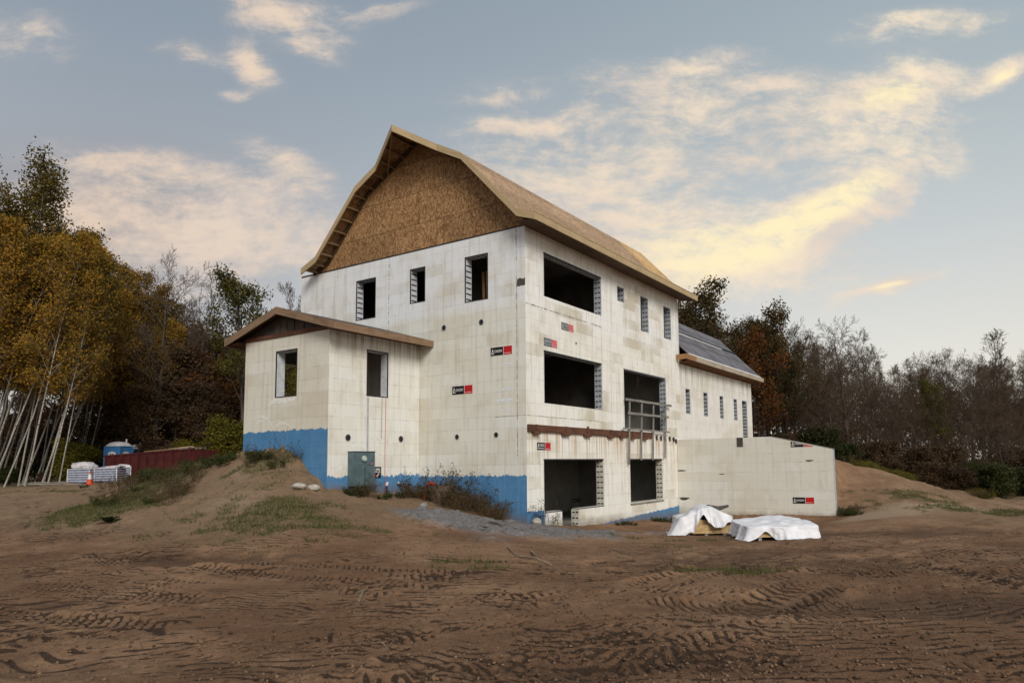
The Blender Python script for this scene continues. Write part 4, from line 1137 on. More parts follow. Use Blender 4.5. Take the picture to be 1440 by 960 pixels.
def mark(mp, u0, u1, z0, z1, fade=False, parent=house, clip=None, tall=False):
    """black and red printed mark; clip(u) = highest visible z of the wall there"""
    K_, R_, W_ = (MT['blackfade'], MT['redfade'], MT['whitefade']) if fade else (MT['blackprint'], MT['redpaint'], MT['whiteprint'])
    mb = MB(); w, h = u1 - u0, z1 - z0; us_ = u0 + w * .60
    def quad(a, b_, c_, d_, dd, mi):
        if clip:
            n = 12
            for i in range(n):
                p, q = a + (b_ - a) * i / n, a + (b_ - a) * (i + 1) / n
                tp, tq = min(d_, clip(p)), min(d_, clip(q))
                if tp > c_ and tq > c_:
                    mb.face([mp(p, c_, dd), mp(q, c_, dd), mp(q, tq, dd), mp(p, tp, dd)], mi)
        else:
            mb.face([mp(a, c_, dd), mp(b_, c_, dd), mp(b_, d_, dd), mp(a, d_, dd)], mi)
    quad(u0, us_ - w * .008, z0, z1, -.003, 0)
    quad(us_ + w * .008, u1, z0, z1, -.003, 1)
    quad(us_ - w * .008, us_ + w * .008, z0, z1, -.003, 2)
    quad(us_ + w * .03, u1 - w * .05, z0 + h * .16, z0 + h * .20, -.005, 2)
    ta, tb = u0 + w * .115, us_ - w * .05
    tz0, tz1 = (z0 + h * .38, z0 + h * .68) if not tall else (z0 + h * .45, z0 + h * .85)
    for f in TF:
        mb.face([mp(ta + (tb - ta) * TV[i, 0], tz0 + (tz1 - tz0) * TV[i, 1], -.005) for i in f], 2)
    # slanted stroke and foot of the emblem beside the word
    mb.face([mp(u0 + w * .04, z0 + h * .22, -.005), mp(u0 + w * .065, z0 + h * .22, -.005), mp(u0 + w * .115, z0 + h * .80, -.005), mp(u0 + w * .085, z0 + h * .80, -.005)], 2)
    mb.face([mp(u0 + w * .04, z0 + h * .20, -.0055), mp(u0 + w * .17, z0 + h * .20, -.0055), mp(u0 + w * .17, z0 + h * .27, -.0055), mp(u0 + w * .04, z0 + h * .27, -.0055)], 2)
    if tall:
        quad(u0 + w * .1, us_ - w * .06, z0 + h * .2, z0 + h * .27, -.005, 2)
    return mb.build('printed_mark', [K_, R_, W_], parent)


for (a, b_) in (((690, 501), (720, 487)), ((636, 555.3), (664.5, 543))):
    p0 = P(a[0], a[1], 1, 0); p1 = P(b_[0], b_[1], 1, 0)
    h0 = P(a[0], a[1] - 11.8, 1, 0)[2] - p0[2]
    mark(gab, p0[0], p1[0], p0[2], p0[2] + h0)
for (x0, x1, yt, yb, fd) in ((789.3, 806.2, 452.5, 463, True), (764.8, 783.2, 474.2, 485.5, True), (755.2, 774.2, 621.7, 632.5, False)):
    p0 = P(x0, yb, 0, 0); p1 = P(x1, yb, 0, 0); pt_ = P(x0, yt, 0, 0)
    mark(sid, p0[1], p1[1], p0[2], pt_[2], fd, tall=True)
inn = lambda u, z, d: (-5.6 - d * -1, u, z)
q0 = P(805, 706, 0, -5.6); q1 = P(828, 699, 0, -5.6)
mark(lambda u, z, d: (-5.6 - d, u, z), q0[1], q1[1], q0[2], q1[2])

# ------------------------------------------------------------------ retaining wall
RY = 12.14
ret = thing('retaining_wall', 'low pale block retaining wall running out from the house with a sloping top at its free end', 'wall', (7.11, RY, -.5))
rtop = lambda u: 3.02 if u < 4.44 else 3.02 - (u - 4.44) * .232
rm = lambda u, z, d: (u - 7.11, d, z + .5)
mb = MB()
ul = [.012] + list(np.linspace(.3, 7.11, 24))
for a, b_ in zip(ul[:-1], ul[1:]):
    q = [(a, -1.3), (b_, -1.3), (b_, rtop(b_)), (a, rtop(a))]
    mb.face([rm(u, z, 0) for u, z in q], 0, [(u, z + .07) for u, z in q]); mb.face([rm(u, z, .30) for u, z in q][::-1], 0, [(u, z) for u, z in q][::-1])
    mb.face([rm(a, rtop(a), 0), rm(b_, rtop(b_), 0), rm(b_, rtop(b_), .3), rm(a, rtop(a), .3)], 0, [(a, 3.2), (b_, 3.2), (b_, 3.4), (a, 3.4)])
e = 7.11
mb.face([rm(e, -1.3, 0), rm(e, -1.3, .3), rm(e, rtop(e), .3), rm(e, rtop(e), 0)], 1)
mb.build('wall', [MT['icf_ret'], MT['concrete']], ret)
mb = MB()
for a, b_ in ((4.44, 5.6), (5.62, 7.13)):
    mb.beam(rm(a, rtop(a) + .012, .15), rm(b_, rtop(b_) + .012, .15), .31, .02)
mb.build('coping', MT['greywood'], ret)
mb = MB(); mb.box(2.93 - 7.11, 3.22 - 7.11, -.008, .05, 2.60 + .5, 3.024 + .5); mb.build('notch_plate', MT['innerdark'], ret)
mb = MB(); mb.box(-.002, .008, .02, .28, -.2, 2.88); mb.build('end_board', MT['jamb_grey'], ret)
for (x0, x1, yt, yb, cl) in ((1112, 1143, 620, 628.6, True), (1115, 1145, 698.8, 707.6, False)):
    p0 = P(x0, yb, 1, RY); p1 = P(x1, yb, 1, RY); pt_ = P(x0, yt, 1, RY)
    mark(rm, p0[0], p1[0], p0[2], pt_[2], False, ret, (lambda u: rtop(u) - .03) if cl else None)
# dark tears in the foam
mb = MB()
for (px, py, w, h) in ((1138, 647, .35, .05), (958, 661, .45, .05), (962, 700, .5, .1), (1015, 666, .25, .03)):
    q = P(px, py, 1, RY)
    poly = [(math.cos(t) * w / 2 * (1 + .25 * math.sin(3 * t + px)), math.sin(t) * h * (1 if math.sin(t) < 0 else .4)) for t in np.linspace(0, 2 * PI, 14, endpoint=False)]
    mb.face([rm(q[0] + a, q[2] + b_, -.004) for a, b_ in poly])
mb.build('torn_patch', MT['innerdark'], ret)

# ================================================================== THINGS ON THE SITE
# ------------------------------------------------------------------ meter cabinet and board on the wing
MT['cabinet'] = mat_plain('cabinet_paint', (0.075, 0.118, 0.13), 0.5, 0.2, 3, 0, 0.4)
MT['cabinet_dark'] = mat_plain('cabinet_seam', (0.02, 0.035, 0.038), 0.6, 0.2, 3)
MT['glass'] = mat_plain('meter_glass', (0.42, 0.50, 0.45), 0.15, 0.3, 18, 0, 0.6)
MT['steel'] = mat_plain('grey_steel', (0.30, 0.31, 0.32), 0.45, 0.2, 5, 0, 0.5, 0.4)
MT['darkpipe'] = mat_plain('dark_pipe', (0.03, 0.035, 0.045), 0.6, 0.2, 5)
cab = thing('meter_cabinet', 'grey green electric meter cabinet with round dial mounted on the wing wall', 'meter cabinet', (WX1, -2.75, 1.30))
mb = MB(); mb.box(.004, .30, -.43, .43, .04, 1.15); mb.box(.0, .33, -.45, .45, 1.15, 1.17); cb_ = mb.build('body', MT['cabinet'], cab)
mb = MB(); mb.box(.301, .318, -.40, .40, .08, .70); mb.build('door', MT['cabinet'], cab)
mb = MB(); mb.box(.301, .312, -.40, .40, .73, 1.12); mb.build('cover', MT['cabinet'], cab)
mb = MB(); mb.box(.319, .328, -.008, .008, .09, .66); mb.build('seam', MT['cabinet_dark'], cab)
mb = MB(); mb.tube([(.30, -.06, .93), (.36, -.06, .93)], [.105, .105], 18); mb.tube([(.36, -.06, .93), (.40, -.06, .93)], [.095, .08], 18, 1); mb.build('meter', [MT['steel'], MT['glass']], cab)
mb = MB(); mb.box(.313, .322, .26, .31, .74, .79); mb.build('tag', MT['redfade'], cab)
mb = MB(); mb.box(.319, .34, -.10, -.06, .66, .69); mb.build('latch', MT['steel'], cab)
for y in (-.28, .02, .26):
    mb = MB(); mb.tube([(.14, y, .05), (.14, y, -.55)], [.04, .04], 8); mb.build('conduit', MT['darkpipe'], cab)
sg = thing('notice_board', 'small black notice with white and red print low on the wing wall', 'notice', (WX1, -2.05, 1.6))
mb = MB(); mb.box(.004, .02, -.26, .26, -.01, .36); mb.build('panel', MT['blackprint'], sg)
mb = MB()
for (y0, y1, z0, z1) in ((-.12, .0, .24, .31), (.03, .21, .24, .31), (-.10, .08, .17, .215), (.10, .22, .17, .215)):
    mb.box(.0205, .023, y0, y1, z0, z1)
mb.build('white_print', MT['whitefade'], sg)
mb = MB(); mb.box(.0205, .0225, -.24, -.13, .02, .16); mb.box(.0205, .0225, -.11, .02, .02, .13); mb.build('red_print', MT['redpaint'], sg)
mb = MB(); mb.beam((.024, .07, .03), (.024, .16, .14), .05, .006, (1, 0, 0)); mb.build('white_print', MT['whitefade'], sg)

# leaning pipe and caps in the weeds
def gpt(px, py):
    q = ground_hit(px, py); return (float(q[0]), float(q[1]), gsurf(q[0], q[1]))
z_ = gsurf(-4.1, -.75)
lp = thing('leaning_pipe', 'dark pipe with a white end leaning out of the weeds by the wing', 'pipe', (-4.1, -.75, z_))
mb = MB(); mb.tube([(.1, .35, -.15), (-.55, -.3, .52)], [.028, .028], 8); mb.build('pipe', MT['darkpipe'], lp)
mb = MB(); mb.tube([(-.55, -.3, .52), (-.60, -.35, .575)], [.036, .036], 8); mb.build('end_cap', MT['white'], lp)
z_ = gsurf(-4.35, -1.72)
vp_ = thing('stub_pipe', 'short white capped stub pipe beside the notice board', 'pipe', (-4.55, -1.75, z_))
mb = MB(); mb.tube([(0, 0, -.2), (0, 0, .34)], [.03, .03], 8); mb.build('pipe', MT['darkpipe'], vp_)
mb = MB(); mb.tube([(0, 0, .34), (.02, .02, .46)], [.045, .045], 8); mb.build('end_cap', MT['white'], vp_)


def rock(name, label, cat, x, y, sx, sy, sz, mat, seed, group=None, sink=.3, detail=2):
    import bmesh
    bm = bmesh.new(); bmesh.ops.create_icosphere(bm, subdivisions=detail, radius=1.0)
    r = random.Random(seed); o1 = r.random() * 50
    for v in bm.verts:
        n = .75 + .5 * float(fbm(np.array([v.co.x * 1.3 + o1]), np.array([v.co.y * 1.3 + v.co.z * 2.1 + o1]), 3)[0])
        v.co = Vector((round(v.co.x * n * 3) / 3 * .35 + v.co.x * n * .65, v.co.y * n, v.co.z * n))
        v.co = Vector((v.co.x * sx, v.co.y * sy, v.co.z * sz))
    me = bpy.data.meshes.new(name); bm.to_mesh(me); bm.free(); me.materials.append(mat)
    o = bpy.data.objects.new(name, me); COL.objects.link(o); o.location = (x, y, gsurf(x, y) + sz * (1 - sink)); o.rotation_euler = (0, 0, r.random() * 6)
    return tag(o, label, cat, group)
MT['stone'] = mat_plain('field_stone', (0.36, 0.33, 0.29), 0.9, 0.3, 6, .01)
MT['stone_dark'] = mat_plain('grey_stone', (0.21, 0.20, 0.185), 0.9, 0.35, 6, .01)
MT['rust'] = mat_plain('rusty_drum', (0.11, 0.075, 0.055), 0.8, 0.4, 7, .004)
for px, py, s, lab in ((421, 690, .20, 'rounded tan stone on the mound below the wing corner, left of two'), (441, 690, .20, 'flat pale stone on the mound below the wing corner, right of two')):
    x, y, z = gpt(px, py); rock('stone', lab, 'stone', x, y, s, s * .8, s * .55, MT['stone'], px, 'pale stones on the mound')
for px, py, s, lab in ((596, 716, .16, 'grey rubble stone at the edge of the ash heap'), (755, 742, .20, 'tan stone under the left curb of the lower doorway'), (578, 696, .18, 'brown rubble lump in the weeds under the leaning pipe'),
                       ):
    x, y, z = gpt(px, py); rock('stone', lab, 'stone', x, y, s, s * .8, s * .7, MT['stone_dark'] if px < 600 else MT['stone'], px)
# drum and red hose among the weeds at the blue wall
x, y = -2.85, -1.0; z_ = gsurf(x, y)
dr = thing('rusty_drum', 'stubby rusty brown drum half hidden in weeds before the blue wall', 'drum', (x, y, z_))
mb = MB(); mb.tube([(0, 0, -.2), (.02, 0, .05), (.03, .0, .30), (.04, 0, .56)], [.30, .31, .31, .30], 18); mb.build('barrel', MT['rust'], dr, True)
for h in (.15, .40):
    mb = MB(); mb.tube([(.02, 0, h - .015), (.02, 0, h + .015)], [.325, .325], 18); mb.build('hoop', MT['rust'], dr)
mb = MB(); mb.tube([(-3.30, -1.25, gsurf(-3.3, -1.25) - .05), (-3.36, -1.22, z_ + .25), (-3.28, -1.2, z_ + .55), (-3.12, -1.15, z_ + .66), (-2.98, -1.1, z_ + .60)], [.055, .06, .06, .07, .06], 8)
o = mb.build('red_hose', mat_plain('red_rubber', (0.30, 0.02, 0.018), .5, .2, 5), None, True); tag(o, 'bent red hose rearing up beside the rusty drum', 'hose')

# ------------------------------------------------------------------ tarped lumber
MT['tarp'] = mat_plain('white_tarp', (0.68, 0.68, 0.71), 0.45, 0.13, 2.6, 0.03, 0.4)
MT['sheets'] = mat_osb('stacked_sheets', (0.28, 0.17, 0.07), (0.45, 0.30, 0.14), (0.58, 0.42, 0.22), 4, 40, False)


def draped(parent_name, label, cx, cy, rz, lx, ly, h, drop_fn, top_fn, flare, seed, group):
    r = np.random.default_rng(seed)
    nth = 168; nr_t = 20; ns = 22
    th = np.linspace(0, 2 * PI, nth, endpoint=False)
    p = 11.0
    rad_e = (np.abs(np.cos(th) / (lx / 2)) ** p + np.abs(np.sin(th) / (ly / 2)) ** p) ** (-1 / p)
    V = []; ph = r.random(8) * 6
    for i in range(nr_t):
        t = (i / (nr_t - 1)) ** .8
        x, y = np.cos(th) * rad_e * t, np.sin(th) * rad_e * t
        z = h + top_fn(x / lx, y / ly) - .03 * t ** 8 + .05 * (fbm(x * 3 + ph[0], y * 3 + ph[1], 4) - .5) * 2 - .04 * np.abs(fbm(x * 1.6 + ph[1], y * 2.4 + ph[0], 3) - .5)
        V.append(np.c_[x, y, z])
    zt = V[-1][:, 2]
    dr_ = drop_fn(th)
    for j in range(1, ns + 1):
        s = j / ns
        fold = .055 * np.sin(th * 9 + ph[2] + 1.5 * np.sin(2 * th)) + .035 * np.sin(th * 17 + ph[3]) + .03 * np.sin(th * 31 + ph[4])
        out = flare(th) * s ** 1.3 + fold * s ** .8 + .012 + .03 * (vnoise(th * 8 + ph[5], np.full(nth, s * 5)) - .5)
        q = rad_e + out
        zz = zt - s * (zt - (h - dr_ * 1.0)) * 1.0
        zz = zt - s * dr_ + .02 * np.sin(th * 23 + ph[6]) * s
        x, y = np.cos(th) * q, np.sin(th) * q
        V.append(np.c_[x, y, zz])
    V = np.vstack(V); n = nr_t + ns
    I = np.arange(n * nth).reshape(n, nth); I2 = np.c_[I, I[:, :1]]
    F = np.stack([I2[:-1, :-1], I2[1:, :-1], I2[1:, 1:], I2[:-1, 1:]], -1).reshape(-1, 4)
    z0 = gsurf(cx, cy)
    o = np_obj('tarp', V, F, MT['tarp'], smooth=True)
    o.location = (cx, cy, z0); o.rotation_euler = (0, 0, rz)
    # keep the hem above the ground
    ca, sa = math.cos(rz), math.sin(rz)
    co = np.array([v.co[:] for v in o.data.vertices])
    for i, v in enumerate(o.data.vertices):
        wx, wy = cx + v.co.x * ca - v.co.y * sa, cy + v.co.x * sa + v.co.y * ca
        g = gsurf(wx, wy) - z0 + .012
        if v.co.z < g: v.co.z = g + .01 * math.sin(i * 1.7) ** 2
    sm = o.modifiers.new('thickness', 'SOLIDIFY'); sm.thickness = .004
    return tag(o, label, 'tarp', group)


def sheet_stack(label, cx, cy, rz, lx, ly, h, group):
    t = thing('lumber_stack', label, 'lumber', (cx, cy, gsurf(cx, cy)), rz, group)
    mb = MB()
    for u in (-.36, 0, .36):
        mb2 = MB(); mb2.box(u * lx - .05, u * lx + .05, -ly / 2, ly / 2, -.08, .09); mb2.build('runner', MT['greywood'], t)
    n = int((h - .1) / .045); z = .092
    for i in range(n):
        j = random.uniform(-.012, .012)
        mb.box(-lx / 2 + j, lx / 2 + j, -ly / 2 + j * .7, ly / 2 + j * .7, z, z + .042); z += .043
    mb.build('sheets', MT['sheets'], t)
    return t


hd = math.atan2(RH[1], RH[0])     # heading of the picture's horizontal in the ground plane
def angd(a, b): return np.abs((a - b + PI) % (2 * PI) - PI)
x1, y1 = at(985, 23.0)
sheet_stack('stack of tan wooden sheets under the tall bunched tarp by the house', x1, y1, hd + .05, 1.62, 1.15, .58, 'lumber stacks under tarps')
draped('tarp', 'white tarp bunched high over the lumber nearest the house wall', x1, y1, hd + .05, 1.74, 1.27, .61,
       lambda t: .58 * (1 - .62 * np.exp(-(angd(t, -1.75) / .22) ** 2) - .62 * np.exp(-(angd(t, -.75) / .25) ** 2) + .05 * np.sin(5 * t)),
       lambda u, v: .34 * np.exp(-((u - .05) / .30) ** 2) + .14 * np.exp(-((u + .28) / .07) ** 2) * np.exp(-((v + .3) / .3) ** 2) - .05 * np.sin(u * 16) * np.exp(-((u + .2) / .2) ** 2),
       lambda t: .10 + .30 * np.exp(-(angd(t, -2.75) / .4) ** 2) + .12 * np.exp(-(angd(t, -1.25) / .2) ** 2), 3, 'white tarps over lumber')
x2, y2 = at(1085, 21.0)
sheet_stack('long low stack of tan wooden sheets under the flat tarp', x2, y2, hd + .16, 2.05, 1.35, .42, 'lumber stacks under tarps')
draped('tarp', 'white tarp spread flat over the long low lumber stack', x2, y2, hd + .16, 2.18, 1.47, .45,
       lambda t: .43 * (1 - .66 * np.exp(-(angd(t, -2.22) / .20) ** 2) + .04 * np.sin(4 * t)) * (1 - .15 * np.exp(-(angd(t, -.4) / .2) ** 2)),
       lambda u, v: .16 * (v + .3) + .05 * np.sin(u * 6 + 1) * (v + .5),
       lambda t: .05 + .22 * np.exp(-(angd(t, -2.7) / .25) ** 2) + .28 * np.exp(-(angd(t, -1.2) / .35) ** 2), 5, 'white tarps over lumber')
x, y, z = gpt(975, 740)
mb = MB(); mb.box(-.20, .20, -.10, .10, -.05, .10); mb.box(-.19, .19, -.09, .09, .10, .104); o = mb.build('concrete_block', MT['concrete']); o.location = (x, y, z); o.rotation_euler = (0, 0, hd); tag(o, 'small pale concrete block lying before the bunched tarp', 'block')
tx, ty = at(958, 23.9)
mb = MB(); mb.tube([(-.35, 0, .62), (0, .02, .75), (.35, .05, .70), (.7, .1, .78)], [.05, .09, .08, .04], 8); o = mb.build('dark_bundle', MT['innerdark'], None, True); o.location = (x1 - .05 * 0, y1 + .55, gsurf(x1, y1) + .10); o.rotation_euler = (0, 0, hd); tag(o, 'dark rolled bundle on top of the bunched tarp at the retaining wall', 'bundle')

# ------------------------------------------------------------------ dumpster, toilets, stacks, cone
MT['dump_red'] = mat_plain('dumpster_red', (0.062, 0.011, 0.010), 0.6, 0.35, 1.5)
MT['dump_in'] = mat_plain('dumpster_rust', (0.06, 0.022, 0.015), 0.8, 0.4, 2.5)
MT['toilet_blue'] = mat_plain('toilet_blue', (0.040, 0.145, 0.33), 0.5, 0.12, 2)
MT['toilet_roof'] = mat_plain('toilet_roof', (0.52, 0.50, 0.50), 0.55, 0.1, 2)
MT['bundle_blue'] = mat_plain('bundle_blue', (0.115, 0.15, 0.24), 0.5, 0.3, 5)
MT['wrap'] = mat_plain('plastic_wrap', (0.55, 0.53, 0.55), 0.35, 0.2, 4, .02, .5)
MT['orange'] = mat_plain('cone_orange', (0.55, 0.07, 0.018), 0.5, 0.12, 4)
a = np.array(at(146.5, 46.5)); b_ = np.array(at(270, 43.2))
za, zb = 1.88 + (665.5 - 642) / 979 * 46.5, 1.88 + (663 - 631.5) / 979 * 43.2
L = float(np.hypot(*(b_ - a))); rz = math.atan2(*(b_ - a)[::-1])
dm = thing('dumpster', 'long dark red dumpster filled with scrap behind the mound', 'dumpster', (float(a[0]), float(a[1]), za - 1.75), rz)
sl_ = (zb - za) / L
mb = MB(); dz = lambda x: sl_ * x; D_ = 2.3; Hh = 1.75
def shell(mb, x0, x1, y0, y1, zb_, zt_):
    mb.box(x0, x1, y0, y1, zb_, zt_, 0, lambda x, y, z: (x, y, z + dz(x)))
shell(mb, 0, L, 0, .06, .12, Hh); shell(mb, 0, L, D_ - .06, D_, .12, Hh); shell(mb, 0, .06, .0601, D_ - .0601, .12, Hh); shell(mb, L - .06, L, .0601, D_ - .0601, .12, Hh); shell(mb, 0, L, 0.001, D_ - .001, .10, .1199)
mb.build('body', MT['dump_red'], dm)
mb = MB(); shell(mb, -.05, L + .05, -.06, .10, Hh, Hh + .10); mb.build('top_rail', MT['dump_red'], dm)
mb = MB(); shell(mb, -.05, L + .05, D_ - .1, D_ + .06, Hh, Hh + .10); mb.build('top_rail', MT['dump_red'], dm)
for i in range(11):
    x = .2 + i * (L - .4) / 10
    mb = MB(); shell(mb, x - .05, x + .05, -.07, -.001, .1, Hh - .001); mb.build('rib', MT['dump_red'], dm)
for (x0, x1, y0, z, w, col) in ((.42 * L, .80 * L, .25, Hh + .13, .32, 'lookout'), (.62 * L, .86 * L, .7, Hh + .22, .25, 'fascia'), (.50 * L, .93 * L, 1.1, Hh + .10, .3, 'farfascia')):
    mb = MB(); mb.box(x0, x1, y0, y0 + w, z, z + .06, 0, lambda x, y, z: (x, y, z + dz(x) + .03 * math.sin(x))); mb.build('scrap_board', MT[col], dm)
for i in range(7):
    mb = MB(); x = random.uniform(.75, .98) * L; mb.beam((x, .2, Hh + .1 + dz(x)), (x + random.uniform(-.3, .3), 1.2, Hh + .25 + dz(x)), .08, .05); mb.build('scrap_board', MT[random.choice(['dump_in', 'white', 'lookout'])], dm)


def toilet(label, px, d, top_y, rz, group, scale=1.0):
    x, y = at(px, d); hz = 665.3 - (px - 150) * .0165
    top = 1.88 + (hz - top_y) / 979 * d
    t = thing('portable_toilet', label, 'toilet', (x, y, top - 2.42), rz, group)
    w = .56
    mb = MB(); mb.box(-w, w, -w, w, .0, 2.08)
    mb.build('cabin', MT['toilet_blue'], t)
    for sx in (-1, 1):
        for sy in (-1, 1):
            mb = MB(); mb.box(sx * w - .05, sx * w + .05, sy * w - .05, sy * w + .05, -.02, 2.10); mb.build('corner_post', MT['toilet_blue'], t)
    mb = MB(); mb.box(-.36, .36, -w - .03, -w - .002, .08, 1.92); dd = mb.build('door', MT['toilet_blue'], t)
    mb = MB(); mb.box(.26, .31, -w - .06, -w - .031, .95, 1.1); mb.build('handle', MT['black'], dd)
    mb = MB()   # domed roof
    pr = [(0, 2.42), (.25, 2.40), (.45, 2.32), (.58, 2.18), (.62, 2.09)]
    n = 20
    for (r0, z0), (r1, z1) in zip(pr[:-1], pr[1:]):
        for i in range(n):
            def c(r, k_):
                a = 2 * PI * k_ / n + PI / 4
                q = (abs(math.cos(a)) ** 5 + abs(math.sin(a)) ** 5) ** (-.2)
                return (r * q * math.cos(a), r * q * math.sin(a))
            A_, B_ = c(r0, i), c(r0, i + 1); C_, D2 = c(r1, i + 1), c(r1, i)
            mb.face([(*A_, z0), (*D2, z1), (*C_, z1), (*B_, z0)])
    mb.build('roof', MT['toilet_roof'], t)
    mb = MB(); mb.tube([(.3, .3, 2.3), (.3, .3, 2.6)], [.05, .05], 8); mb.build('vent_pipe', MT['toilet_roof'], t)
    for (xx, yy, nx) in ((0, -w - .034, 0), (w + .004, 0, 1)):
        mb = MB(); pts_ = [(math.cos(a_) * .30, math.sin(a_) * .17) for a_ in np.linspace(0, 2 * PI, 22, endpoint=False)]
        mb.face([((p_[0], yy, 1.55 + p_[1]) if not nx else (xx, p_[0], 1.55 + p_[1])) for p_ in pts_], 0)
        for (ox, r_) in ((-.09, .06), (.08, .06)):
            pts2 = [(ox + math.cos(a_) * r_, math.sin(a_) * .07) for a_ in np.linspace(0, 2 * PI, 10, endpoint=False)]
            mb.face([((p_[0], yy - .003, 1.53 + p_[1]) if not nx else (xx + .003, p_[0], 1.53 + p_[1])) for p_ in pts2], 1)
        mb.build('emblem', [MT['toilet_roof'], MT['blackfade']], t)
    return t
toilet('blue portable toilet with pale domed roof behind the dumpster, the larger looking one', 166, 48.5, 620.5, hd - .12, 'portable toilets')
toilet('blue portable toilet half hidden behind the pale roofed one', 187.5, 54, 625.0, hd + .2, 'portable toilets')


def bundle(label, px, d, w, n, bag, rz, group):
    x, y = at(px, d); z0 = gsurf(x, y)
    t = thing('bundle_stack', label, 'stack', (x, y, z0), rz, group)
    dp = w * .8
    z = .0
    mb = MB()
    for u in (-w / 2, -.05, w / 2 - .1):
        mb2 = MB(); mb2.box(u, u + .1, -dp / 2, dp / 2, -.05, .09); mb2.build('runner', MT['greywood'], t)
    z = .092
    for i in range(n):
        mb = MB(); mb.box(-w / 2 + .03, w / 2 - .03, -dp / 2 + .03, dp / 2 - .03, z, z + .098); mb.build('bundle', MT['bundle_blue'], t)
        mb = MB(); mb.box(-w / 2, w / 2, -dp / 2, dp / 2, z + .099, z + .142); mb.build('tray', MT['wrap'], t)
        z += .143
    for u in (-w / 2 - .004, w / 2 - .046):
        mb = MB(); mb.box(u, u + .05, -dp / 2 - .012, -dp / 2 - .001, .06, z); mb.build('strap', MT['wrap'], t)
    import bmesh
    for (cx_, w_, h_, tilt) in bag:
        bm = bmesh.new(); bmesh.ops.create_icosphere(bm, subdivisions=3, radius=1)
        for v in bm.verts:
            n_ = 1 + .22 * (float(fbm(np.array([v.co.x * 2 + cx_ * 9 + px]), np.array([v.co.y * 2 + v.co.z * 3]), 3)[0]) - .5) * 2
            s_ = lambda q: math.copysign(abs(q) ** .6, q)
            v.co = Vector((s_(v.co.x) * w_ / 2 * n_, s_(v.co.y) * dp * .45 * n_, s_(v.co.z) * h_ / 2 * n_))
        me = bpy.data.meshes.new('bag'); bm.to_mesh(me); bm.free(); me.materials.append(MT['wrap'])
        o = bpy.data.objects.new('bag', me); COL.objects.link(o); o.parent = t; o.location = (cx_, 0, z + h_ / 2 - .03); o.rotation_euler = (0, tilt, 0)
    return t
G_ = 'wrapped stacks beside the dirt track'
bundle('blue and white banded stack with a fat white bag on top behind the cone', 119.5, 43.5, 1.36, 6, [(-.12, 1.15, .46, 0), (.25, .75, .34, .1)], hd + .02, G_)
bundle('blue and white banded stack with loose white strips on top beside the bagged stack', 156, 44, 1.36, 6, [(0, 1.3, .14, -.12), (.35, .9, .12, -.2)], hd + .1, G_)
bundle('low untidy white wrapped stack at the foot of the dumpster', 176, 45.5, .85, 6, [(0, .8, .2, .1)], hd + .35, G_)
x, y = at(127, 39.5); zc = gsurf(x, y)
cone = thing('traffic_cone', 'orange traffic cone with white collar standing before the wrapped stacks', 'traffic cone', (x, y, zc))
mb = MB(); mb.box(-.19, .19, -.19, .19, 0, .04); mb.build('base', MT['orange'], cone)
mb = MB(); mb.tube([(0, 0, .04), (0, 0, .30)], [.15, .105], 16); mb.build('body', MT['orange'], cone)
mb = MB(); mb.tube([(0, 0, .30), (0, 0, .58)], [.106, .056], 16); mb.build('collar', MT['white'], cone)
mb = MB(); mb.tube([(0, 0, .58), (0, 0, .74)], [.055, .03], 16); mb.build('tip', MT['orange'], cone)
x, y = at(72, 42); zc = gsurf(x, y)
bp_ = thing('board_pile', 'weathered boards lying flat in the grass left of the wrapped stacks', 'boards', (x, y, zc), hd)
for i, (x0, x1, y0, z0) in enumerate(((-1.5, 1.0, -.3, .08), (-.9, 1.6, -.05, .10), (-1.3, .8, .2, .16), (-.2, 2.4, -.5, .05), (-1.6, -.2, .45, .12))):
    mb = MB(); mb.beam((x0, y0, z0), (x1, y0 + random.uniform(-.3, .3), z0 + random.uniform(-.02, .05)), .24, .05); mb.build('board', MT['greywood'] if i != 1 else MT['lookout'], bp_)


# ------------------------------------------------------------------ sticks on the bare ground
MT['stick'] = mat_plain('dry_stick', (0.20, 0.155, 0.105), 0.9, 0.3, 6)
def stick(pix, r, label):
    q = [gpt(*p) for p in pix]; o0 = q[0]
    mb = MB(); P_ = [(a_[0] - o0[0], a_[1] - o0[1], a_[2] - o0[2] + r * .9 + .02 * (i % 2)) for i, a_ in enumerate(q)]
    mb.tube(P_, list(np.linspace(r, r * .4, len(P_))), 6); o = mb.build('stick', MT['stick']); o.location = o0
    return tag(o, label, 'stick', 'sticks on the bare ground')
stick([(729, 783), (752, 787), (778, 789), (804, 793)], .022, 'long dead branch lying below the ash grey patch')
stick([(747, 777), (751, 781), (756, 786)], .03, 'short pale stick above the long dead branch')
stick([(714, 772), (720, 777), (728, 783)], .018, 'thin curved stick left of the long dead branch')
stick([(505, 844), (510, 836), (517, 829)], .022, 'pale stick lying on the bare tracks left of centre')
stick([(524, 905), (538, 911), (551, 918)], .008, 'thin dark twig on the foreground soil')
stick([(861, 773), (875, 777), (893, 781)], .012, 'thin twig in the dark hollow right of the dead branch')

# ================================================================== TREES AND PLANTS
def mat_bark(name, lo, hi, birch=False):
    m, N, b = new_mat(name)
    t = N.n('ShaderNodeTexCoord').outputs['Object']
    f = N.noise(N.scl(t, (6, 6, 1.2)), 1, 5, 0.65)
    c = N.mix(N.sm(f, .35, .65), lo, hi)
    if birch:
        d = N.noise(N.scl(t, (4, 4, 14)), 1, 4, .6)
        c = N.mix(N.sm(d, .58, .66), c, (0.04, 0.033, 0.028, 1))
        z = N.n('ShaderNodeSeparateXYZ', {0: t}).outputs[2]
    N.set(b.inputs['Base Color'], c); b.inputs['Roughness'].default_value = .9; b.inputs['Specular IOR Level'].default_value = .1
    return m


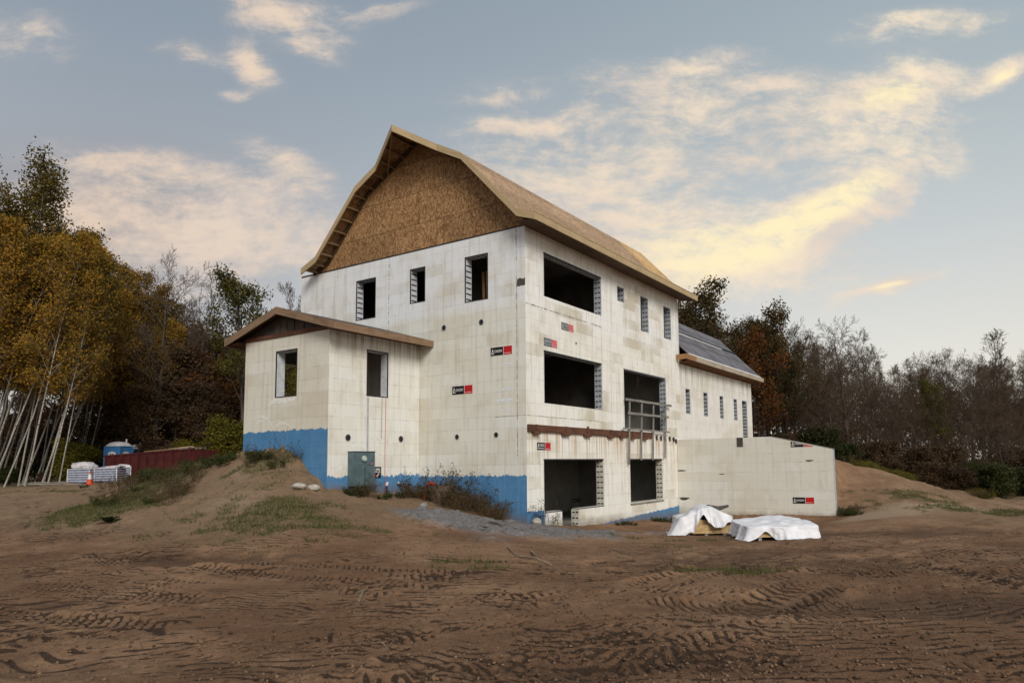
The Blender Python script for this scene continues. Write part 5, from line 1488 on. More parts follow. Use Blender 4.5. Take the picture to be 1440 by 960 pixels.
def mat_leaf(name, cols, trans=.25):
    m, N, b = new_mat(name)
    g = N.n('ShaderNodeNewGeometry')
    oi = N.n('ShaderNodeObjectInfo').outputs['Random']
    r = g.outputs['Random Per Island']
    t = N.n('ShaderNodeTexCoord').outputs['Object']
    clump = N.noise(t, .55, 3, .6)
    f = N.m('ADD', N.m('ADD', N.m('MULTIPLY', r, .55), N.m('MULTIPLY', N.m('SUBTRACT', clump, .5), 1.3)), N.m('MULTIPLY', N.m('SUBTRACT', oi, .5), .35))
    f = N.m('ADD', f, .22)
    n = len(cols)
    c = N.ramp(f, [(i / (n - 1), cc) for i, cc in enumerate(cols)])
    N.set(b.inputs['Base Color'], c); b.inputs['Roughness'].default_value = .75; b.inputs['Specular IOR Level'].default_value = .12
    tr = N.n('ShaderNodeBsdfTranslucent', {'Color': c})
    mx = N.n('ShaderNodeMixShader', {0: trans, 1: b.outputs[0], 2: tr.outputs[0]})
    out = [n_ for n_ in m.node_tree.nodes if n_.type == 'OUTPUT_MATERIAL'][0]
    m.node_tree.links.new(mx.outputs[0], out.inputs[0])
    return m


MT['bark'] = mat_bark('dark_bark', (0.040, 0.032, 0.026), (0.085, 0.068, 0.055))
MT['twig'] = mat_bark('twig_bark', (0.075, 0.052, 0.037), (0.130, 0.095, 0.068))
MT['birch'] = mat_bark('birch_bark', (0.235, 0.215, 0.19), (0.40, 0.37, 0.33), True)
MT['lf_birch'] = mat_leaf('birch_leaves', [(0.060, 0.050, 0.012), (0.13, 0.094, 0.017), (0.215, 0.135, 0.020), (0.31, 0.155, 0.022), (0.36, 0.205, 0.035)])
MT['lf_olive'] = mat_leaf('olive_leaves', [(0.030, 0.032, 0.009), (0.070, 0.066, 0.015), (0.13, 0.108, 0.02), (0.21, 0.15, 0.026)])
MT['lf_tall'] = mat_leaf('tall_birch_leaves', [(0.042, 0.034, 0.010), (0.090, 0.070, 0.015), (0.145, 0.100, 0.018), (0.19, 0.125, 0.025)])
MT['lf_dark'] = mat_leaf('dark_leaves', [(0.026, 0.022, 0.012), (0.055, 0.042, 0.018), (0.088, 0.062, 0.024), (0.13, 0.078, 0.026)])
MT['lf_rust'] = mat_leaf('rust_leaves', [(0.045, 0.022, 0.009), (0.085, 0.036, 0.011), (0.145, 0.055, 0.013), (0.21, 0.080, 0.016)])
MT['lf_brown'] = mat_leaf('brown_leaves', [(0.045, 0.030, 0.018), (0.085, 0.054, 0.030), (0.135, 0.080, 0.040)])
MT['lf_yellow'] = mat_leaf('yellow_leaves', [(0.055, 0.055, 0.010), (0.12, 0.105, 0.014), (0.20, 0.15, 0.018)])
MT['lf_green'] = mat_leaf('green_leaves', [(0.024, 0.027, 0.010), (0.048, 0.055, 0.017), (0.085, 0.090, 0.030)])
MT['straw'] = mat_leaf('dry_straw', [(0.060, 0.042, 0.020), (0.12, 0.085, 0.040), (0.22, 0.165, 0.085)], .15)


def grow(seed, H, r0, base, n_limb, limb_L, limb_ang, levels, wig=.10, up=.05, taper_top=.15, crown_shape=None, n_child=(0, 7, 6, 4), ratio=(0, .55, .5, .5), spread=.75, stems=1, split=None):
    """returns (trunk MB, twig segments, leaf spots)"""
    R = random.Random(seed)
    tr = MB(); segs = []; spots = []

    def rv(s): return Vector((R.gauss(0, s), R.gauss(0, s), R.gauss(0, s)))

    def branch(p, d, L, r, lvl, maxl):
        n = 4 if lvl == 1 else (3 if lvl == 2 else 2)
        pts_ = [p.copy()]; rr = [r]
        for i in range(n):
            d = (d + rv(wig * (1 + .4 * lvl)) + Vector((0, 0, up))).normalized()
            p = p + d * (L / n)
            pts_.append(p.copy()); rr.append(r * (1 - (i + 1) / n * .78))
        if lvl == 1:
            tr.tube(pts_, rr, 5, cap=False)
        else:
            for i in range(n): segs.append((pts_[i], pts_[i + 1], rr[i], rr[i + 1]))
        if lvl >= maxl:
            spots.append((pts_[-1], d)); spots.append((pts_[-2].lerp(pts_[-1], .4), d))
            return
        k_ = n_child[lvl]
        az0 = R.random() * 6.28
        for j in range(k_):
            t = .22 + .78 * (j + R.random() * .8) / k_
            t = min(t, .99)
            q = t * n; i = min(int(q), n - 1)
            pp = pts_[i].lerp(pts_[i + 1], q - i)
            dd = (pts_[i + 1] - pts_[i]).normalized()
            ref = dd.orthogonal().normalized()
            a = az0 + j * 2.4 + R.uniform(-.4, .4)
            side_ = (ref * math.cos(a) + dd.cross(ref) * math.sin(a))
            ang_ = spread * R.uniform(.7, 1.25)
            nd = (dd * math.cos(ang_) + side_ * math.sin(ang_)).normalized()
            branch(pp, nd, L * ratio[lvl] * R.uniform(.7, 1.25) * (1.12 - .55 * t), max(rr[i] * .5, .006), lvl + 1, maxl)

    for st in range(stems):
        p = Vector((0, 0, -.4)) if stems == 1 else Vector((R.gauss(0, .25), R.gauss(0, .25), -.3))
        d = Vector((0, 0, 1)) if stems == 1 else Vector((R.gauss(0, .22), R.gauss(0, .22), 1)).normalized()
        Hs = H * (1 if stems == 1 else R.uniform(.75, 1.05))
        n = 12; pts_ = [p.copy()]; rr = [r0 * 1.25]
        for i in range(n):
            d = (d + rv(wig * .35) + Vector((0, 0, .05))).normalized(); p = p + d * (Hs + .4) / n
            pts_.append(p.copy()); t = (i + 1) / n; rr.append(r0 * (1 - t * (1 - taper_top)))
        tr.tube(pts_, rr, 8, cap=False)
        for j in range(n_limb // stems if stems > 1 else n_limb):
            t = base + (1 - base) * ((j + R.random()) / (n_limb // stems if stems > 1 else n_limb))
            q = t * n; i = min(int(q), n - 1); pp = pts_[i].lerp(pts_[i + 1], min(q - i, 1))
            u = (t - base) / (1 - base)
            sh = crown_shape(u) if crown_shape else (1 - .6 * u)
            a = j * 2.4 + R.uniform(-.5, .5)
            an = limb_ang * R.uniform(.75, 1.2) * (1 - .35 * u)
            nd = Vector((math.cos(a) * math.sin(an), math.sin(a) * math.sin(an), math.cos(an)))
            branch(pp, nd, limb_L * sh * R.uniform(.75, 1.2), max(rr[i] * .5, .012), 1, levels)
    return tr, segs, spots


def seg_mesh(segs, minr=.006):
    p0 = np.array([s[0][:] for s in segs]); p1 = np.array([s[1][:] for s in segs])
    r0 = np.maximum(np.array([s[2] for s in segs]), minr)[:, None]; r1 = np.maximum(np.array([s[3] for s in segs]), minr * .7)[:, None]
    d = p1 - p0; d /= np.maximum(np.linalg.norm(d, axis=1), 1e-6)[:, None]
    ref = np.where(np.abs(d[:, 2:3]) < .9, np.array([[0, 0, 1.]]), np.array([[1., 0, 0]]))
    x = np.cross(d, ref); x /= np.linalg.norm(x, axis=1)[:, None]; y = np.cross(d, x)
    V = []
    for k_ in range(3):
        a = 2 * PI * k_ / 3; o = x * math.cos(a) + y * math.sin(a)
        V += [p0 + o * r0, p1 + o * r1]
    V = np.stack(V, 1).reshape(-1, 3); n = len(segs)
    b_ = np.arange(n)[:, None] * 6
    F = np.concatenate([b_ + np.array([[0, 2, 3, 1]]), b_ + np.array([[2, 4, 5, 3]]), b_ + np.array([[4, 0, 1, 5]])], 0)
    return V, F


def leaf_mesh(spots, per, size, jit, seed, flat=.3):
    r = np.random.default_rng(seed)
    P0 = np.repeat(np.array([s[0][:] for s in spots]), per, 0)
    n = len(P0)
    c = P0 + r.normal(0, jit, (n, 3))
    nrm = r.normal(0, 1, (n, 3)); nrm[:, 2] += flat; nrm /= np.linalg.norm(nrm, axis=1)[:, None]
    u = np.cross(nrm, r.normal(0, 1, (n, 3))); u /= np.maximum(np.linalg.norm(u, axis=1), 1e-6)[:, None]; v = np.cross(nrm, u)
    s = size * r.uniform(.6, 1.35, (n, 1))
    V = np.stack([c - u * s * .5, c + v * s * .32 + u * s * .05, c + u * s * .5, c - v * s * .32 + u * s * .05], 1).reshape(-1, 3)
    F = (np.arange(n)[:, None] * 4 + np.arange(4)[None, :])
    return V, F


PROTO = {}
def proto(key, name, bark, twig, leaf, cat='tree', leafp=None, **kw):
    tr, segs, spots = grow(**kw)
    root = bpy.data.objects.new(name, None); COL.objects.link(root); root['category'] = cat
    tr.build('trunk', MT[bark], root, True)
    if segs:
        V, F = seg_mesh(segs, .010 if kw['H'] > 6 else .005); np_obj('branches', V, F, MT[twig], root)
    if leaf:
        per, size, jit, keep = leafp
        R = random.Random(kw['seed']); sp = [s for s in spots if R.random() < keep]
        V, F = leaf_mesh(sp, per, size, jit, kw['seed']); np_obj('leaves', V, F, MT[leaf], root)
    hz_ = np.concatenate([np.array([v.co.z for v in ch.data.vertices]) for ch in root.children])
    PROTO[key] = [root, float(np.percentile(hz_, 99.3)), 0]
    return root


oval = lambda u: (.55 + 1.0 * u) if u < .4 else max(.2, .95 - (u - .4) * 1.2)
dome = lambda u: 1.0 - .45 * u * u
for i in range(3):
    proto(f'birch{i}', 'birch_tree', 'birch', 'twig', 'lf_birch', leafp=(5, .145, .21, .66), seed=20 + i, H=14.5, r0=.056, base=.40, n_limb=24, limb_L=2.5, limb_ang=.75, levels=3, up=.03, crown_shape=oval, n_child=(0, 6, 5, 3), ratio=(0, .5, .5, .5))
for i in range(2):
    proto(f'tallbirch{i}', 'birch_tree', 'birch', 'twig', 'lf_tall', leafp=(5, .17, .30, .75), seed=40 + i, H=20, r0=.12, base=.30, n_limb=36, limb_L=3.0, limb_ang=.8, levels=3, up=.03, crown_shape=oval, n_child=(0, 6, 5, 3), ratio=(0, .5, .5, .5))
for i in range(4):
    proto(f'bare{i}', 'bare_tree', 'bark', 'twig', 'lf_brown' if i % 2 else None, leafp=(2, .12, .15, .35), seed=60 + i, H=13 + i % 2, r0=.17, base=.22, n_limb=17, limb_L=4.6, limb_ang=.72, levels=4, up=.06, crown_shape=dome, n_child=(0, 7, 6, 4), ratio=(0, .55, .55, .55), spread=.6, wig=.12)
for i in range(2):
    proto(f'slim{i}', 'bare_tree', 'bark', 'twig', None, seed=80 + i, H=13, r0=.10, base=.25, n_limb=20, limb_L=2.8, limb_ang=.5, levels=4, up=.10, crown_shape=dome, n_child=(0, 6, 5, 4), ratio=(0, .55, .55, .5), spread=.5)
for i in range(2):
    proto(f'oak{i}', 'leafy_tree', 'bark', 'twig', 'lf_dark', leafp=(10, .21, .26, .9), seed=90 + i, H=12.5, r0=.26, base=.28, n_limb=18, limb_L=4.4, limb_ang=.95, levels=3, up=.05, crown_shape=dome, n_child=(0, 7, 6, 4), ratio=(0, .5, .5, .5), wig=.14)
proto('maple', 'leafy_tree', 'bark', 'twig', 'lf_olive', leafp=(9, .18, .22, .8), seed=97, H=13, r0=.2, base=.35, n_limb=18, limb_L=3.4, limb_ang=.85, levels=3, up=.05, crown_shape=dome, n_child=(0, 7, 6, 4), ratio=(0, .5, .5, .5))
for i in range(2):
    proto(f'rust{i}', 'autumn_tree', 'bark', 'twig', 'lf_rust' if i == 0 else 'lf_brown', leafp=(7, .17, .24, .8), seed=110 + i, H=8, r0=.10, base=.15, n_limb=16, limb_L=2.6, limb_ang=.8, levels=3, up=.05, crown_shape=dome, n_child=(0, 7, 6, 4), ratio=(0, .5, .5, .5))
for i, lf in enumerate(('lf_green', 'lf_brown', 'lf_yellow')):
    proto(f'bush{i}', 'bush', 'bark', 'twig', lf, cat='bush', leafp=(8, .13, .16, .9), seed=120 + i, H=2.6, r0=.03, base=.08, n_limb=36, limb_L=1.1, limb_ang=.7, levels=3, stems=6, up=.06, crown_shape=dome, n_child=(0, 6, 5, 3), ratio=(0, .55, .5, .5))


def plant(key, px, d, H, label, group, lean=0.0, rz=None, name=None, sink=0.0, wide=1.0):
    P_ = PROTO[key]; root, h0, used = P_
    x, y = at(px, d); z = gsurf(x, y) - sink
    s = H / h0
    rz = random.uniform(0, 6.28) if rz is None else rz
    q = Matrix.Rotation(lean, 3, Vector((FH[0], FH[1], 0))) @ Matrix.Rotation(random.gauss(0, .02), 3, Vector((RH[0], RH[1], 0))) @ Matrix.Rotation(rz, 3, 'Z')
    rot = q.to_euler()
    if not used:
        root.location = (x, y, z); root.rotation_euler = rot; root.scale = (s * wide, s * wide, s); root['label'] = label
        if group: root['group'] = group
        P_[2] = 1; o = root
    else:
        o = dup(root, (x, y, z), rot, (s * wide, s * wide, s), label, group)
        if not group and 'group' in o: del o['group']
    return o


def hor(px): return 667.9 - (px - 20) * .0170
def Htop(px, d, top):
    """height of a tree standing at a place whose top shows at a given picture row"""
    x, y = at(px, d)
    return CAM[2] + (hor(px) - top) / FPX * d - gsurf(x, y)


GB = 'birches in the grove left of the house'
LB = 'white stemmed birch with yellow brown leaves leaning in the grove left of the house'
# grove of leaning birches
for px, d, top in ((-75, 44, 215), (-30, 46, 255), (12, 47, 205), (28, 49, 225)):
    plant(random.choice(['tallbirch0', 'tallbirch1']), px - 40, d, Htop(px, d, top), 'tall olive leaved birch at the left edge, rising above the other birches', 'tall birches at the left edge', lean=random.uniform(.10, .16))
tops = [(-60, 300), (-20, 320), (20, 305), (60, 325), (100, 345), (135, 365), (170, 385), (190, 410)]
for i in range(62):
    px = -110 + i * 4.6 + random.uniform(-6, 6)
    d = (random.uniform(41, 50) if i % 3 else random.uniform(50, 56)) if px < 88 else random.uniform(55, 60)
    lean = random.uniform(.13, .34)
    tip = px + math.tan(lean) * 220
    top = float(np.interp(tip, [t[0] for t in tops], [t[1] for t in tops])) + random.uniform(-10, 45)
    plant(f'birch{i % 3}', px, d, Htop(px, d, top) / math.cos(lean), LB, GB, lean=lean, wide=.95)
for px, d, top, lab in ((60, 70, 400, 0), (120, 70, 410, 0), (0, 72, 380, 0)):
    plant(random.choice(['maple', 'bare1', 'bare3']), px, d, Htop(px, d, top), 'dark tree standing behind the birch grove', 'dark trees behind the birch grove')
# between grove and house
plant('bare0', 213, 55, Htop(213, 55, 352), 'tall bare dark tree with forked crown right of the birch grove', None)
plant('slim0', 256, 58, Htop(256, 58, 372), 'slender bare tree between the forked bare tree and the yellow green tree', None)
plant('slim1', 238, 62, Htop(238, 62, 430), 'shorter slim bare tree behind the forked bare tree', None)
plant('maple', 341, 49, Htop(341, 49, 384), 'yellow green leafy tree rising behind the wing roof', None, wide=.9)
plant('slim1', 405, 58, Htop(405, 58, 392), 'thin bare tree peeping out between wing roof and tall wall', None)
plant('bare2', 290, 66, Htop(290, 66, 425), 'bare tree behind the dumpster, left of the yellow green tree', None)
for i, (px, d, top) in enumerate(((188, 58, 455), (215, 60, 470), (245, 57, 490), (275, 60, 480), (305, 58, 500), (330, 60, 505), (170, 61, 440), (232, 66, 455), (262, 66, 460), (320, 66, 470), (290, 56, 540), (200, 55, 545), (150, 57, 480))):
    plant(('rust0', 'rust1', 'rust1', 'rust0')[i % 4] if i < 10 else 'rust1', px, d, Htop(px, d, top), 'rusty leaved young tree at the wood edge between birches and house', 'rust coloured young trees beside the house', wide=1.25)
for i in range(22):
    px = -90 + i * 20.5 + random.uniform(-8, 8); d = random.uniform(51, 58)
    plant(f'bush{random.choice([0, 1, 1, 2])}', px, d, random.uniform(1.1, 2.3) if px < 120 else random.uniform(1.6, 3.2), 'low mixed undergrowth bush under the trees left of the house', 'undergrowth bushes left of the house', wide=1.35)
for px, d, h, k_, lab in ((100, 47.5, 2.8, 'bush2', 'yellow green sapling bush between the birch stems and the blue toilets'), (325, 46, 3.4, 'bush2', 'yellow green bush at the corner of the wing behind the mound'), (12, 45, 1.2, 'bush0', 'dark green bush in front of the birches at the left edge'), (62, 46, .9, 'bush1', 'low brown bush behind the flat boards'), (305, 47, 2.2, 'bush1', 'brown bush at the right end of the dumpster')):
    plant(k_, px, d, h, lab, None, wide=1.25)

for px, d, top in ((404, 56, 440), (392, 60, 452), (418, 60, 450), (425, 54, 500)):
    plant('rust1' if px == 392 else 'maple', px, d, Htop(px, d, top), 'olive leaved tree behind the wing, seen only through its window', 'trees seen through the wing window')
for i in range(16):
    px = -110 + i * 21 + random.uniform(-6, 6); d = random.uniform(59, 63)
    plant(random.choice(['bush1', 'bush0', 'bush1']), px, d, random.uniform(3.0, 4.6), 'tall dark thicket bush deep under the birch grove', 'thicket bushes deep in the birch grove', wide=1.2)
for i in range(7):
    px = -115 + i * 31 + random.uniform(-6, 6); d = random.uniform(61, 67)
    plant('rust1' if i % 3 else 'rust0', px, d, random.uniform(6.0, 8.5), 'dark rusty young tree deep behind the birch stems', 'young trees deep behind the birches', wide=1.4)
for px, d in ((450, 64), (500, 70), (555, 66), (620, 72), (690, 68), (760, 72), (830, 68), (895, 70)):
    plant(random.choice(['oak1', 'maple', 'bare1']), px, d, random.uniform(10, 12.5), 'tree growing behind the house', 'trees hidden behind the house')
# right of the house
plant('oak0', 1010, 57, Htop(1010, 57, 408), 'big round dark leafy tree directly behind the grey far roof', None, wide=1.05)
plant('oak1', 960, 60, Htop(960, 60, 412), 'dark leafy tree half hidden behind the eave of the tall roof', None)
plant('oak1', 1085, 58, Htop(1085, 58, 436), 'dark leafy tree right of the big round one', None, wide=1.05)
plant('rust0', 1070, 54, Htop(1070, 54, 462), 'orange red leaved tree glowing beside the end of the grey far roof', None, wide=.9)
plant('oak0', 1112, 56, Htop(1112, 56, 462), 'thin crowned brown tree behind the retaining wall', None, wide=.9)
plant('bare2', 1192, 52, Htop(1192, 52, 440), 'gnarled bare tree with wide twisting limbs right of the retaining wall', None, wide=1.15)
plant('slim0', 1240, 57, Htop(1240, 57, 455), 'feathery bare tree rising over the dark wood right of the gnarled tree', None, wide=1.3)
plant('slim1', 1398, 60, Htop(1398, 60, 462), 'feathery bare tree rising over the dark wood near the right edge', None, wide=1.4)
plant('maple', 1322, 53, Htop(1322, 53, 535), 'yellow green tinged tree low in the dark wood at right', None, wide=.8)
LR = 'bare brown tree standing in the dark wood right of the house'; GR = 'bare trees of the dark wood right of the house'
skyline = lambda px: float(np.interp(px, [950, 1100, 1150, 1180, 1240, 1300, 1340, 1400, 1500], [435, 455, 470, 485, 512, 502, 494, 504, 498]))
for row, (d0, step, drop) in enumerate(((50, 30, 80), (57, 27, 40), (64, 26, 14), (74, 26, 0), (84, 30, -4))):
    px = 1085 + row * 7 if row < 2 else 935 + row * 9
    while px < 1640:
        d = d0 + random.uniform(-2.5, 2.5)
        if not (row == 0 and px < 1130):
            top = skyline(px) + drop * random.uniform(.4, 1.4) + random.uniform(-8, 22)
            plant(random.choice(['bare0', 'bare1', 'bare2', 'bare3', 'bare1', 'bare3']), px, d, Htop(px, d, top), LR, GR, wide=random.uniform(.85, 1.15))
        px += step * random.uniform(.75, 1.25)
for i in range(34):
    px = 1080 + i * 15.5 + random.uniform(-7, 7); d = random.uniform(46, 54) if px > 1230 else random.uniform(51, 56)
    plant(f'bush{random.choice([1, 1, 1, 1, 0])}', px, d, random.uniform(1.5, 3.2), 'dull brown green bush along the foot of the dark wood at right', 'bushes along the foot of the dark wood', wide=1.4)
for px, d, h, k_, lab in ((1402, 43.5, 2.0, 'bush0', 'broad dark green bush before the wood at the right edge'), (1455, 44, 1.8, 'bush0', 'dark green bush cut by the right edge of the picture'), (1300, 45, 1.5, 'bush1', 'low reddish brown bush on the bank at the wood edge'), (1350, 44, 1.5, 'bush1', 'low brown bush left of the broad dark green one'), (1255, 44, 1.1, 'bush1', 'low brown bush on top of the bank'), (1190, 46, 1.6, 'bush0', 'green bush on the bank just beyond the retaining wall end')):
    plant(k_, px, d, h, lab, None, wide=1.6)

# the wood far behind: one mass of stems, twigs and last leaves
r = np.random.default_rng(5)
S = []; LS = []
for i in range(9000):
    px = r.uniform(-500, 2000); d = r.uniform(84, 112)
    x, y = at(px, d); h = r.uniform(3, 11) * (1.12 if px > 700 else 1.0)
    base_z = 1.2 if px < 700 else .6
    z0 = base_z + r.uniform(-1, h)
    v = Vector((r.normal(0, .35), r.normal(0, .35), 1)).normalized() * r.uniform(.8, 2.6)
    p = Vector((x, y, z0)); S.append((p, p + v, r.uniform(.015, .05), .01))
for i in range(24000):
    px = r.uniform(-500, 2000); d = r.uniform(86, 112)
    x, y = at(px, d); h = (r.random() ** .8) * (9.5 + 2.5 * vnoise(np.array([px / 40.]), np.array([3.]))[0])
    LS.append((Vector((x, y, .2 + h)), None))
V, F = seg_mesh(S, .02); V2, F2 = leaf_mesh(LS, 3, .5, .5, 9)
MT['wood_mass'] = mat_leaf('wood_mass', [(0.034, 0.025, 0.017), (0.058, 0.042, 0.028), (0.085, 0.058, 0.034)], .1)
o = np_obj('far_wood', np.vstack([V, V2]), np.vstack([F, F2 + len(V)]), [MT['wood_mass']])
tag(o, kind='stuff')

# ------------------------------------------------------------------ weeds
def weed_mesh(seed, n, h, lean, leafy, r):
    R = np.random.default_rng(seed); segs = []; spots = []
    for i in range(n):
        a = R.uniform(0, 6.28); b_ = R.uniform(0, 1) ** .6 * r
        p = Vector((math.cos(a) * b_, math.sin(a) * b_, -.05)); hh = h * R.uniform(.45, 1.1)
        segs.append((Vector((0, 0, -.09)), p, .007, .006))      # root crown under the soil
        d = Vector((math.cos(a) * lean * R.uniform(.2, 1.3), math.sin(a) * lean * R.uniform(.2, 1.3), 1)).normalized()
        k_ = 4
        for j in range(k_):
            q = p + d * hh / k_
            segs.append((p, q, .006 * (1 - j * .2), .006 * (1 - (j + 1) * .2)))
            if j > 0 and R.random() < .8:
                e = Vector((R.normal(), R.normal(), .8)).normalized() * hh * .2
                segs.append((q, q + e, .004, .002)); spots.append((q + e, None)); spots.append((q + e * .5, None))
            p = q; d = (d + Vector((R.normal(0, .14), R.normal(0, .14), -.07 * lean))).normalized()
        spots.append((p, None))
    V, F = seg_mesh(segs, .003)
    out = [(V, F)]
    if leafy:
        out.append(leaf_mesh(spots, leafy, .055, .035, seed))
    return out
WP = {}
for key, (sd, n, h, ln, lf, rr, m1, m2) in {'dry': (1, 44, .55, .6, 1, .38, 'straw', 'lf_brown'), 'rusty': (2, 34, .58, .55, 1, .36, 'straw', 'lf_brown'), 'dark': (3, 14, .95, .30, 2, .22, 'twig', 'lf_dark'), 'green': (4, 40, .34, .7, 4, .40, 'lf_green', 'lf_green'), 'stem': (6, 12, 1.05, .22, 3, .14, 'bark', 'lf_dark'), 'ochre': (8, 90, .50, .5, 3, .42, 'straw', 'lf_yellow')}.items():
    root = bpy.data.objects.new('weed', None); COL.objects.link(root); root['category'] = 'weed'
    ms = weed_mesh(sd, n, h, ln, lf, rr)
    np_obj('stems', *ms[0], MT[m1], root); np_obj('leaves', *ms[1], MT[m2], root)
    WP[key] = [root, 0]


def weed(key, x, y, s, label, group):
    P_ = WP[key]; z = gsurf(x, y)
    rot = Euler((random.gauss(0, .08), random.gauss(0, .08), random.uniform(0, 6.28)))
    if not P_[1]:
        o = P_[0]; o.location = (x, y, z); o.rotation_euler = rot; o.scale = (s, s, s); o['label'] = label; o['group'] = group; P_[1] = 1
    else:
        o = dup(P_[0], (x, y, z), rot, s, label, group)
    return o
LW, GW = 'dry brown weed clump against the blue base of the house', 'dry weeds along the blue wall'
for i in range(40):
    x = random.uniform(-4.5, -.55); t = (x + 4.5) / 4
    weed(random.choice(['dry', 'rusty', 'rusty', 'dry', 'dark']), x, -random.uniform(.25, 1.0) - .3 * (1 - abs(t - .5)), random.uniform(.6, 1.15), LW, GW)
for x, y, s in ((-1.65, -.45, 1.25), (-1.35, -.5, 1.15), (-1.1, -.5, .9), (-1.9, -.5, 1.0)):
    weed('rusty', x, y, s, 'thick straw brown weed clump left of the house corner', 'straw brown weeds near the house corner')
for x, y, s, k_ in ((-2.75, -.6, 1.1, 'dark'), (-2.45, -.5, 1.25, 'dark'), (-2.2, -.55, 1.05, 'stem'), (-1.75, -.4, 1.1, 'dark'), (-2.6, -.8, 1.0, 'stem'), (-4.0, -.4, .8, 'dark')):
    weed(k_, x, y, s, 'tall dark weed stalk standing before the blue wall', 'tall dark weeds before the blue wall')
for x, y, s, k_ in ((.28, .35, .85, 'stem'), (.35, .75, .8, 'dark'), (.22, .1, .6, 'stem'), (.4, 1.1, .5, 'dark')):
    weed(k_, x, y, s, 'spindly dark weed at the blue corner beside the lower doorway', 'spindly weeds at the house corner')
for i in range(10):
    weed(random.choice(['dry', 'green', 'dark']), -4.4 + random.uniform(0, .5), random.uniform(-3.7, -1.6), random.uniform(.4, .75), 'small weed under the meter cabinet', 'weeds under the meter cabinet')
for i in range(9):
    weed('green', .35 + random.uniform(0, .4), random.uniform(5.2, 11.5), random.uniform(.35, .7), 'small green weed along the foot of the long house wall', 'weeds along the long house wall')
for i in range(46):
    px, py = random.gauss(195, 45), random.gauss(685, 17)
    if py < 655 or px > 320: continue
    x, y, z = gpt(px, py)
    weed(random.choice(['green', 'dark', 'dry', 'dry', 'dark']), x, y, random.uniform(.4, .85), 'green brown weed on the left flank of the mound', 'weeds on the left flank of the mound')
for i in range(26):
    px, py = random.uniform(205, 325), 0
    py = 668 - (px - 205) * .17 + random.uniform(-3, 10)
    x, y, z = gpt(px, py)
    weed('green', x, y, random.uniform(.5, .9), 'bright green weed along the crest of the mound before the dumpster', 'green weeds on the mound crest')
for i in range(22):
    px, py = random.uniform(345, 425), random.uniform(640, 660)
    x, y, z = gpt(px, py)
    weed(random.choice(['green', 'dry', 'dark']), x, y, random.uniform(.3, .7), 'weed on the crumbled heap at the wing corner', 'weeds on the heap at the wing corner')
for i in range(30):
    x, y = at(random.uniform(1205, 1275), random.uniform(37, 42)); weed('ochre', x, y, random.uniform(.6, 1.2), 'ochre grass tuft on the crest of the bank at right', 'ochre tufts on the bank crest')
for i in range(12):
    x, y = 7.4 + random.uniform(0, .6), 12.2 + random.uniform(-.3, 1.0); weed(random.choice(['green', 'dry', 'dry']), x, y, random.uniform(.35, .75), 'green weed at the free end of the retaining wall', 'weeds at the end of the retaining wall')
for i in range(30):
    x, y = at(random.uniform(1190, 1440), random.uniform(40, 47)); weed(random.choice(['dry', 'dry', 'green', 'ochre']), x, y, random.uniform(.7, 1.5), 'dry weed on the bank before the dark wood', 'dry weeds before the dark wood')
# mullein rosette
x, y, z = gpt(152, 733)
mb = MB()
for i in range(16):
    a = i * 2.4; L_ = .42 * (1 - i * .025); el_ = .35 + i * .05; w = .075
    d = Vector((math.cos(a), math.sin(a), 0)); s_ = Vector((-math.sin(a), math.cos(a), 0))
    pr = Vector((0, 0, .02)); prev = None
    for j in range(6):
        t = j / 5; p = pr + d * L_ * t * math.cos(el_ * (1 - .3 * t)) + Vector((0, 0, L_ * (math.sin(el_) * t - .35 * t * t)))
        ww = w * math.sin(PI * (.15 + .85 * t)) + .004
        cur = (p - s_ * ww, p + Vector((0, 0, -.02)), p + s_ * ww)
        if prev:
            mb.face([prev[0], prev[1], cur[1], cur[0]]); mb.face([prev[1], prev[2], cur[2], cur[1]])
        prev = cur
o = mb.build('rosette_plant', MT['lf_green']); o.location = (x, y, z); tag(o, 'broad leaved green rosette plant at the left foot of the mound', 'plant')


# ------------------------------------------------------------------ grass, clods (uncountable)
r = np.random.default_rng(21)
gi = np.argwhere((GROUND_G > .35) & (RR > 5) & (RR < 46) & (np.arange(na)[None, :] < len(fine)))
wts = GROUND_G[gi[:, 0], gi[:, 1]] * RR[gi[:, 0], gi[:, 1]] ** 2
pick = gi[r.choice(len(gi), 26000, p=wts / wts.sum())]
n = len(pick)
p = np.c_[GX[pick[:, 0], pick[:, 1]], GY[pick[:, 0], pick[:, 1]], GZ[pick[:, 0], pick[:, 1]]] + np.c_[r.normal(0, .05, (n, 2)), np.full(n, -.01)]
a = r.uniform(0, 6.28, n); h = r.uniform(.03, .12, n) * (0.7 + .6 * r.random(n)); w = r.uniform(.006, .014, n)
dxy = np.c_[np.cos(a), np.sin(a)]; le = r.uniform(.0, .09, n)[:, None]
b2 = r.uniform(0, 6.28, n)
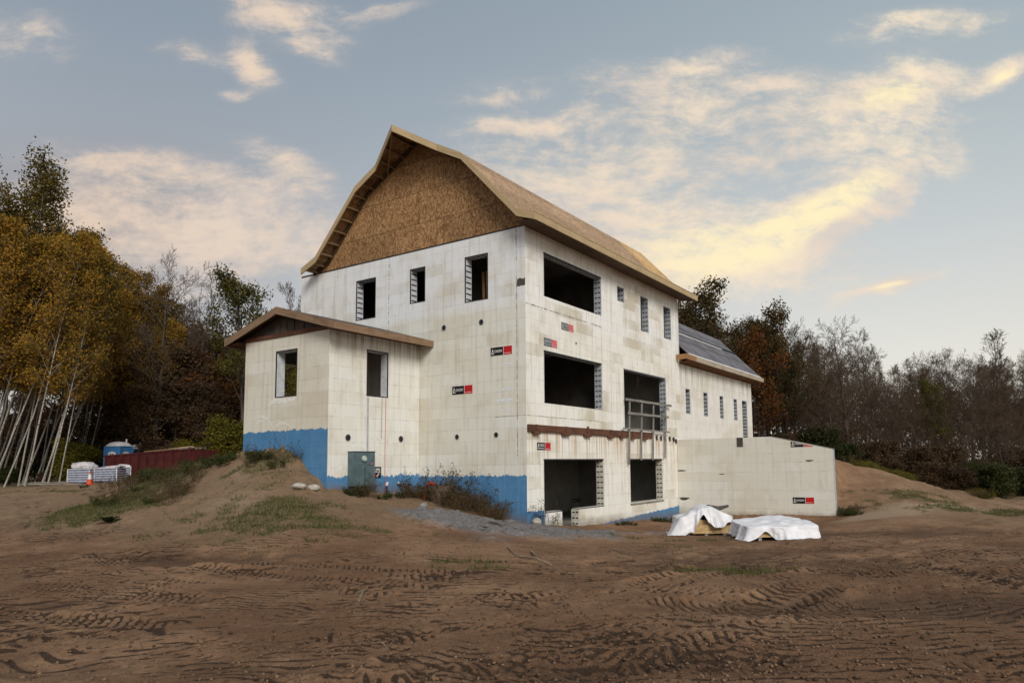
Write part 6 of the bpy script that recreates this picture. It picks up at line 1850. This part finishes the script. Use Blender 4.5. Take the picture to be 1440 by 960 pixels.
V = np.stack([p + np.c_[dxy * w[:, None], np.zeros(n)], p - np.c_[dxy * w[:, None], np.zeros(n)], p + np.c_[np.c_[np.cos(b2), np.sin(b2)] * le, h]], 1).reshape(-1, 3)
F = np.arange(n * 3).reshape(-1, 3)
o = np_obj('grass', V, F, mat_leaf('short_grass', [(0.030, 0.042, 0.010), (0.060, 0.075, 0.018), (0.105, 0.105, 0.035), (0.15, 0.12, 0.06)], .3)); tag(o, kind='stuff')
# clods and pebbles
n = 30000
rr_ = 5 * np.exp(r.random(n) * math.log(28 / 5)); aa = r.uniform(fine[0], fine[-1], n)
cx = CAM[0] + rr_ * np.sin(a_f + aa); cy = CAM[1] + rr_ * np.cos(a_f + aa)
keep = (vnoise(cx * .5, cy * .5) + r.random(n) * .6 > .62) & ~((cx < 0) & (cy > -.1)) & ~((cx < -4.7) & (cx > -9.3) & (cy > -4.0))
cx, cy, rr_ = cx[keep], cy[keep], rr_[keep]; n = len(cx)
ri = np.clip(np.searchsorted(rad, rr_), 1, len(rad) - 1)
ai = np.clip(np.searchsorted(ang, (np.arctan2(cx - CAM[0], cy - CAM[1]) - a_f + PI) % (2 * PI) - PI), 0, na - 1)
cz = GZ[ri, ai]
s = (.006 + .022 * r.random(n) ** 4)[:, None]
oc = np.array([(1, 0, 0), (-1, 0, 0), (0, 1, 0), (0, -1, 0), (0, 0, 1), (0, 0, -1)], float)
V = (np.c_[cx, cy, cz + s[:, 0] * .35][:, None, :] + oc[None] * s[:, None, :] * r.uniform(.6, 1.3, (n, 6, 1)) * np.array([1, 1, .7])).reshape(-1, 3)
F = np.array([(0, 2, 4), (2, 1, 4), (1, 3, 4), (3, 0, 4), (2, 0, 5), (1, 2, 5), (3, 1, 5), (0, 3, 5)])
F = (np.arange(n)[:, None, None] * 6 + F[None]).reshape(-1, 3)
o = np_obj('soil_clods', V, F, mat_leaf('clod_soil', [(0.055, 0.034, 0.022), (0.12, 0.072, 0.043), (0.20, 0.125, 0.077), (0.26, 0.175, 0.115)], 0)); tag(o, kind='stuff')
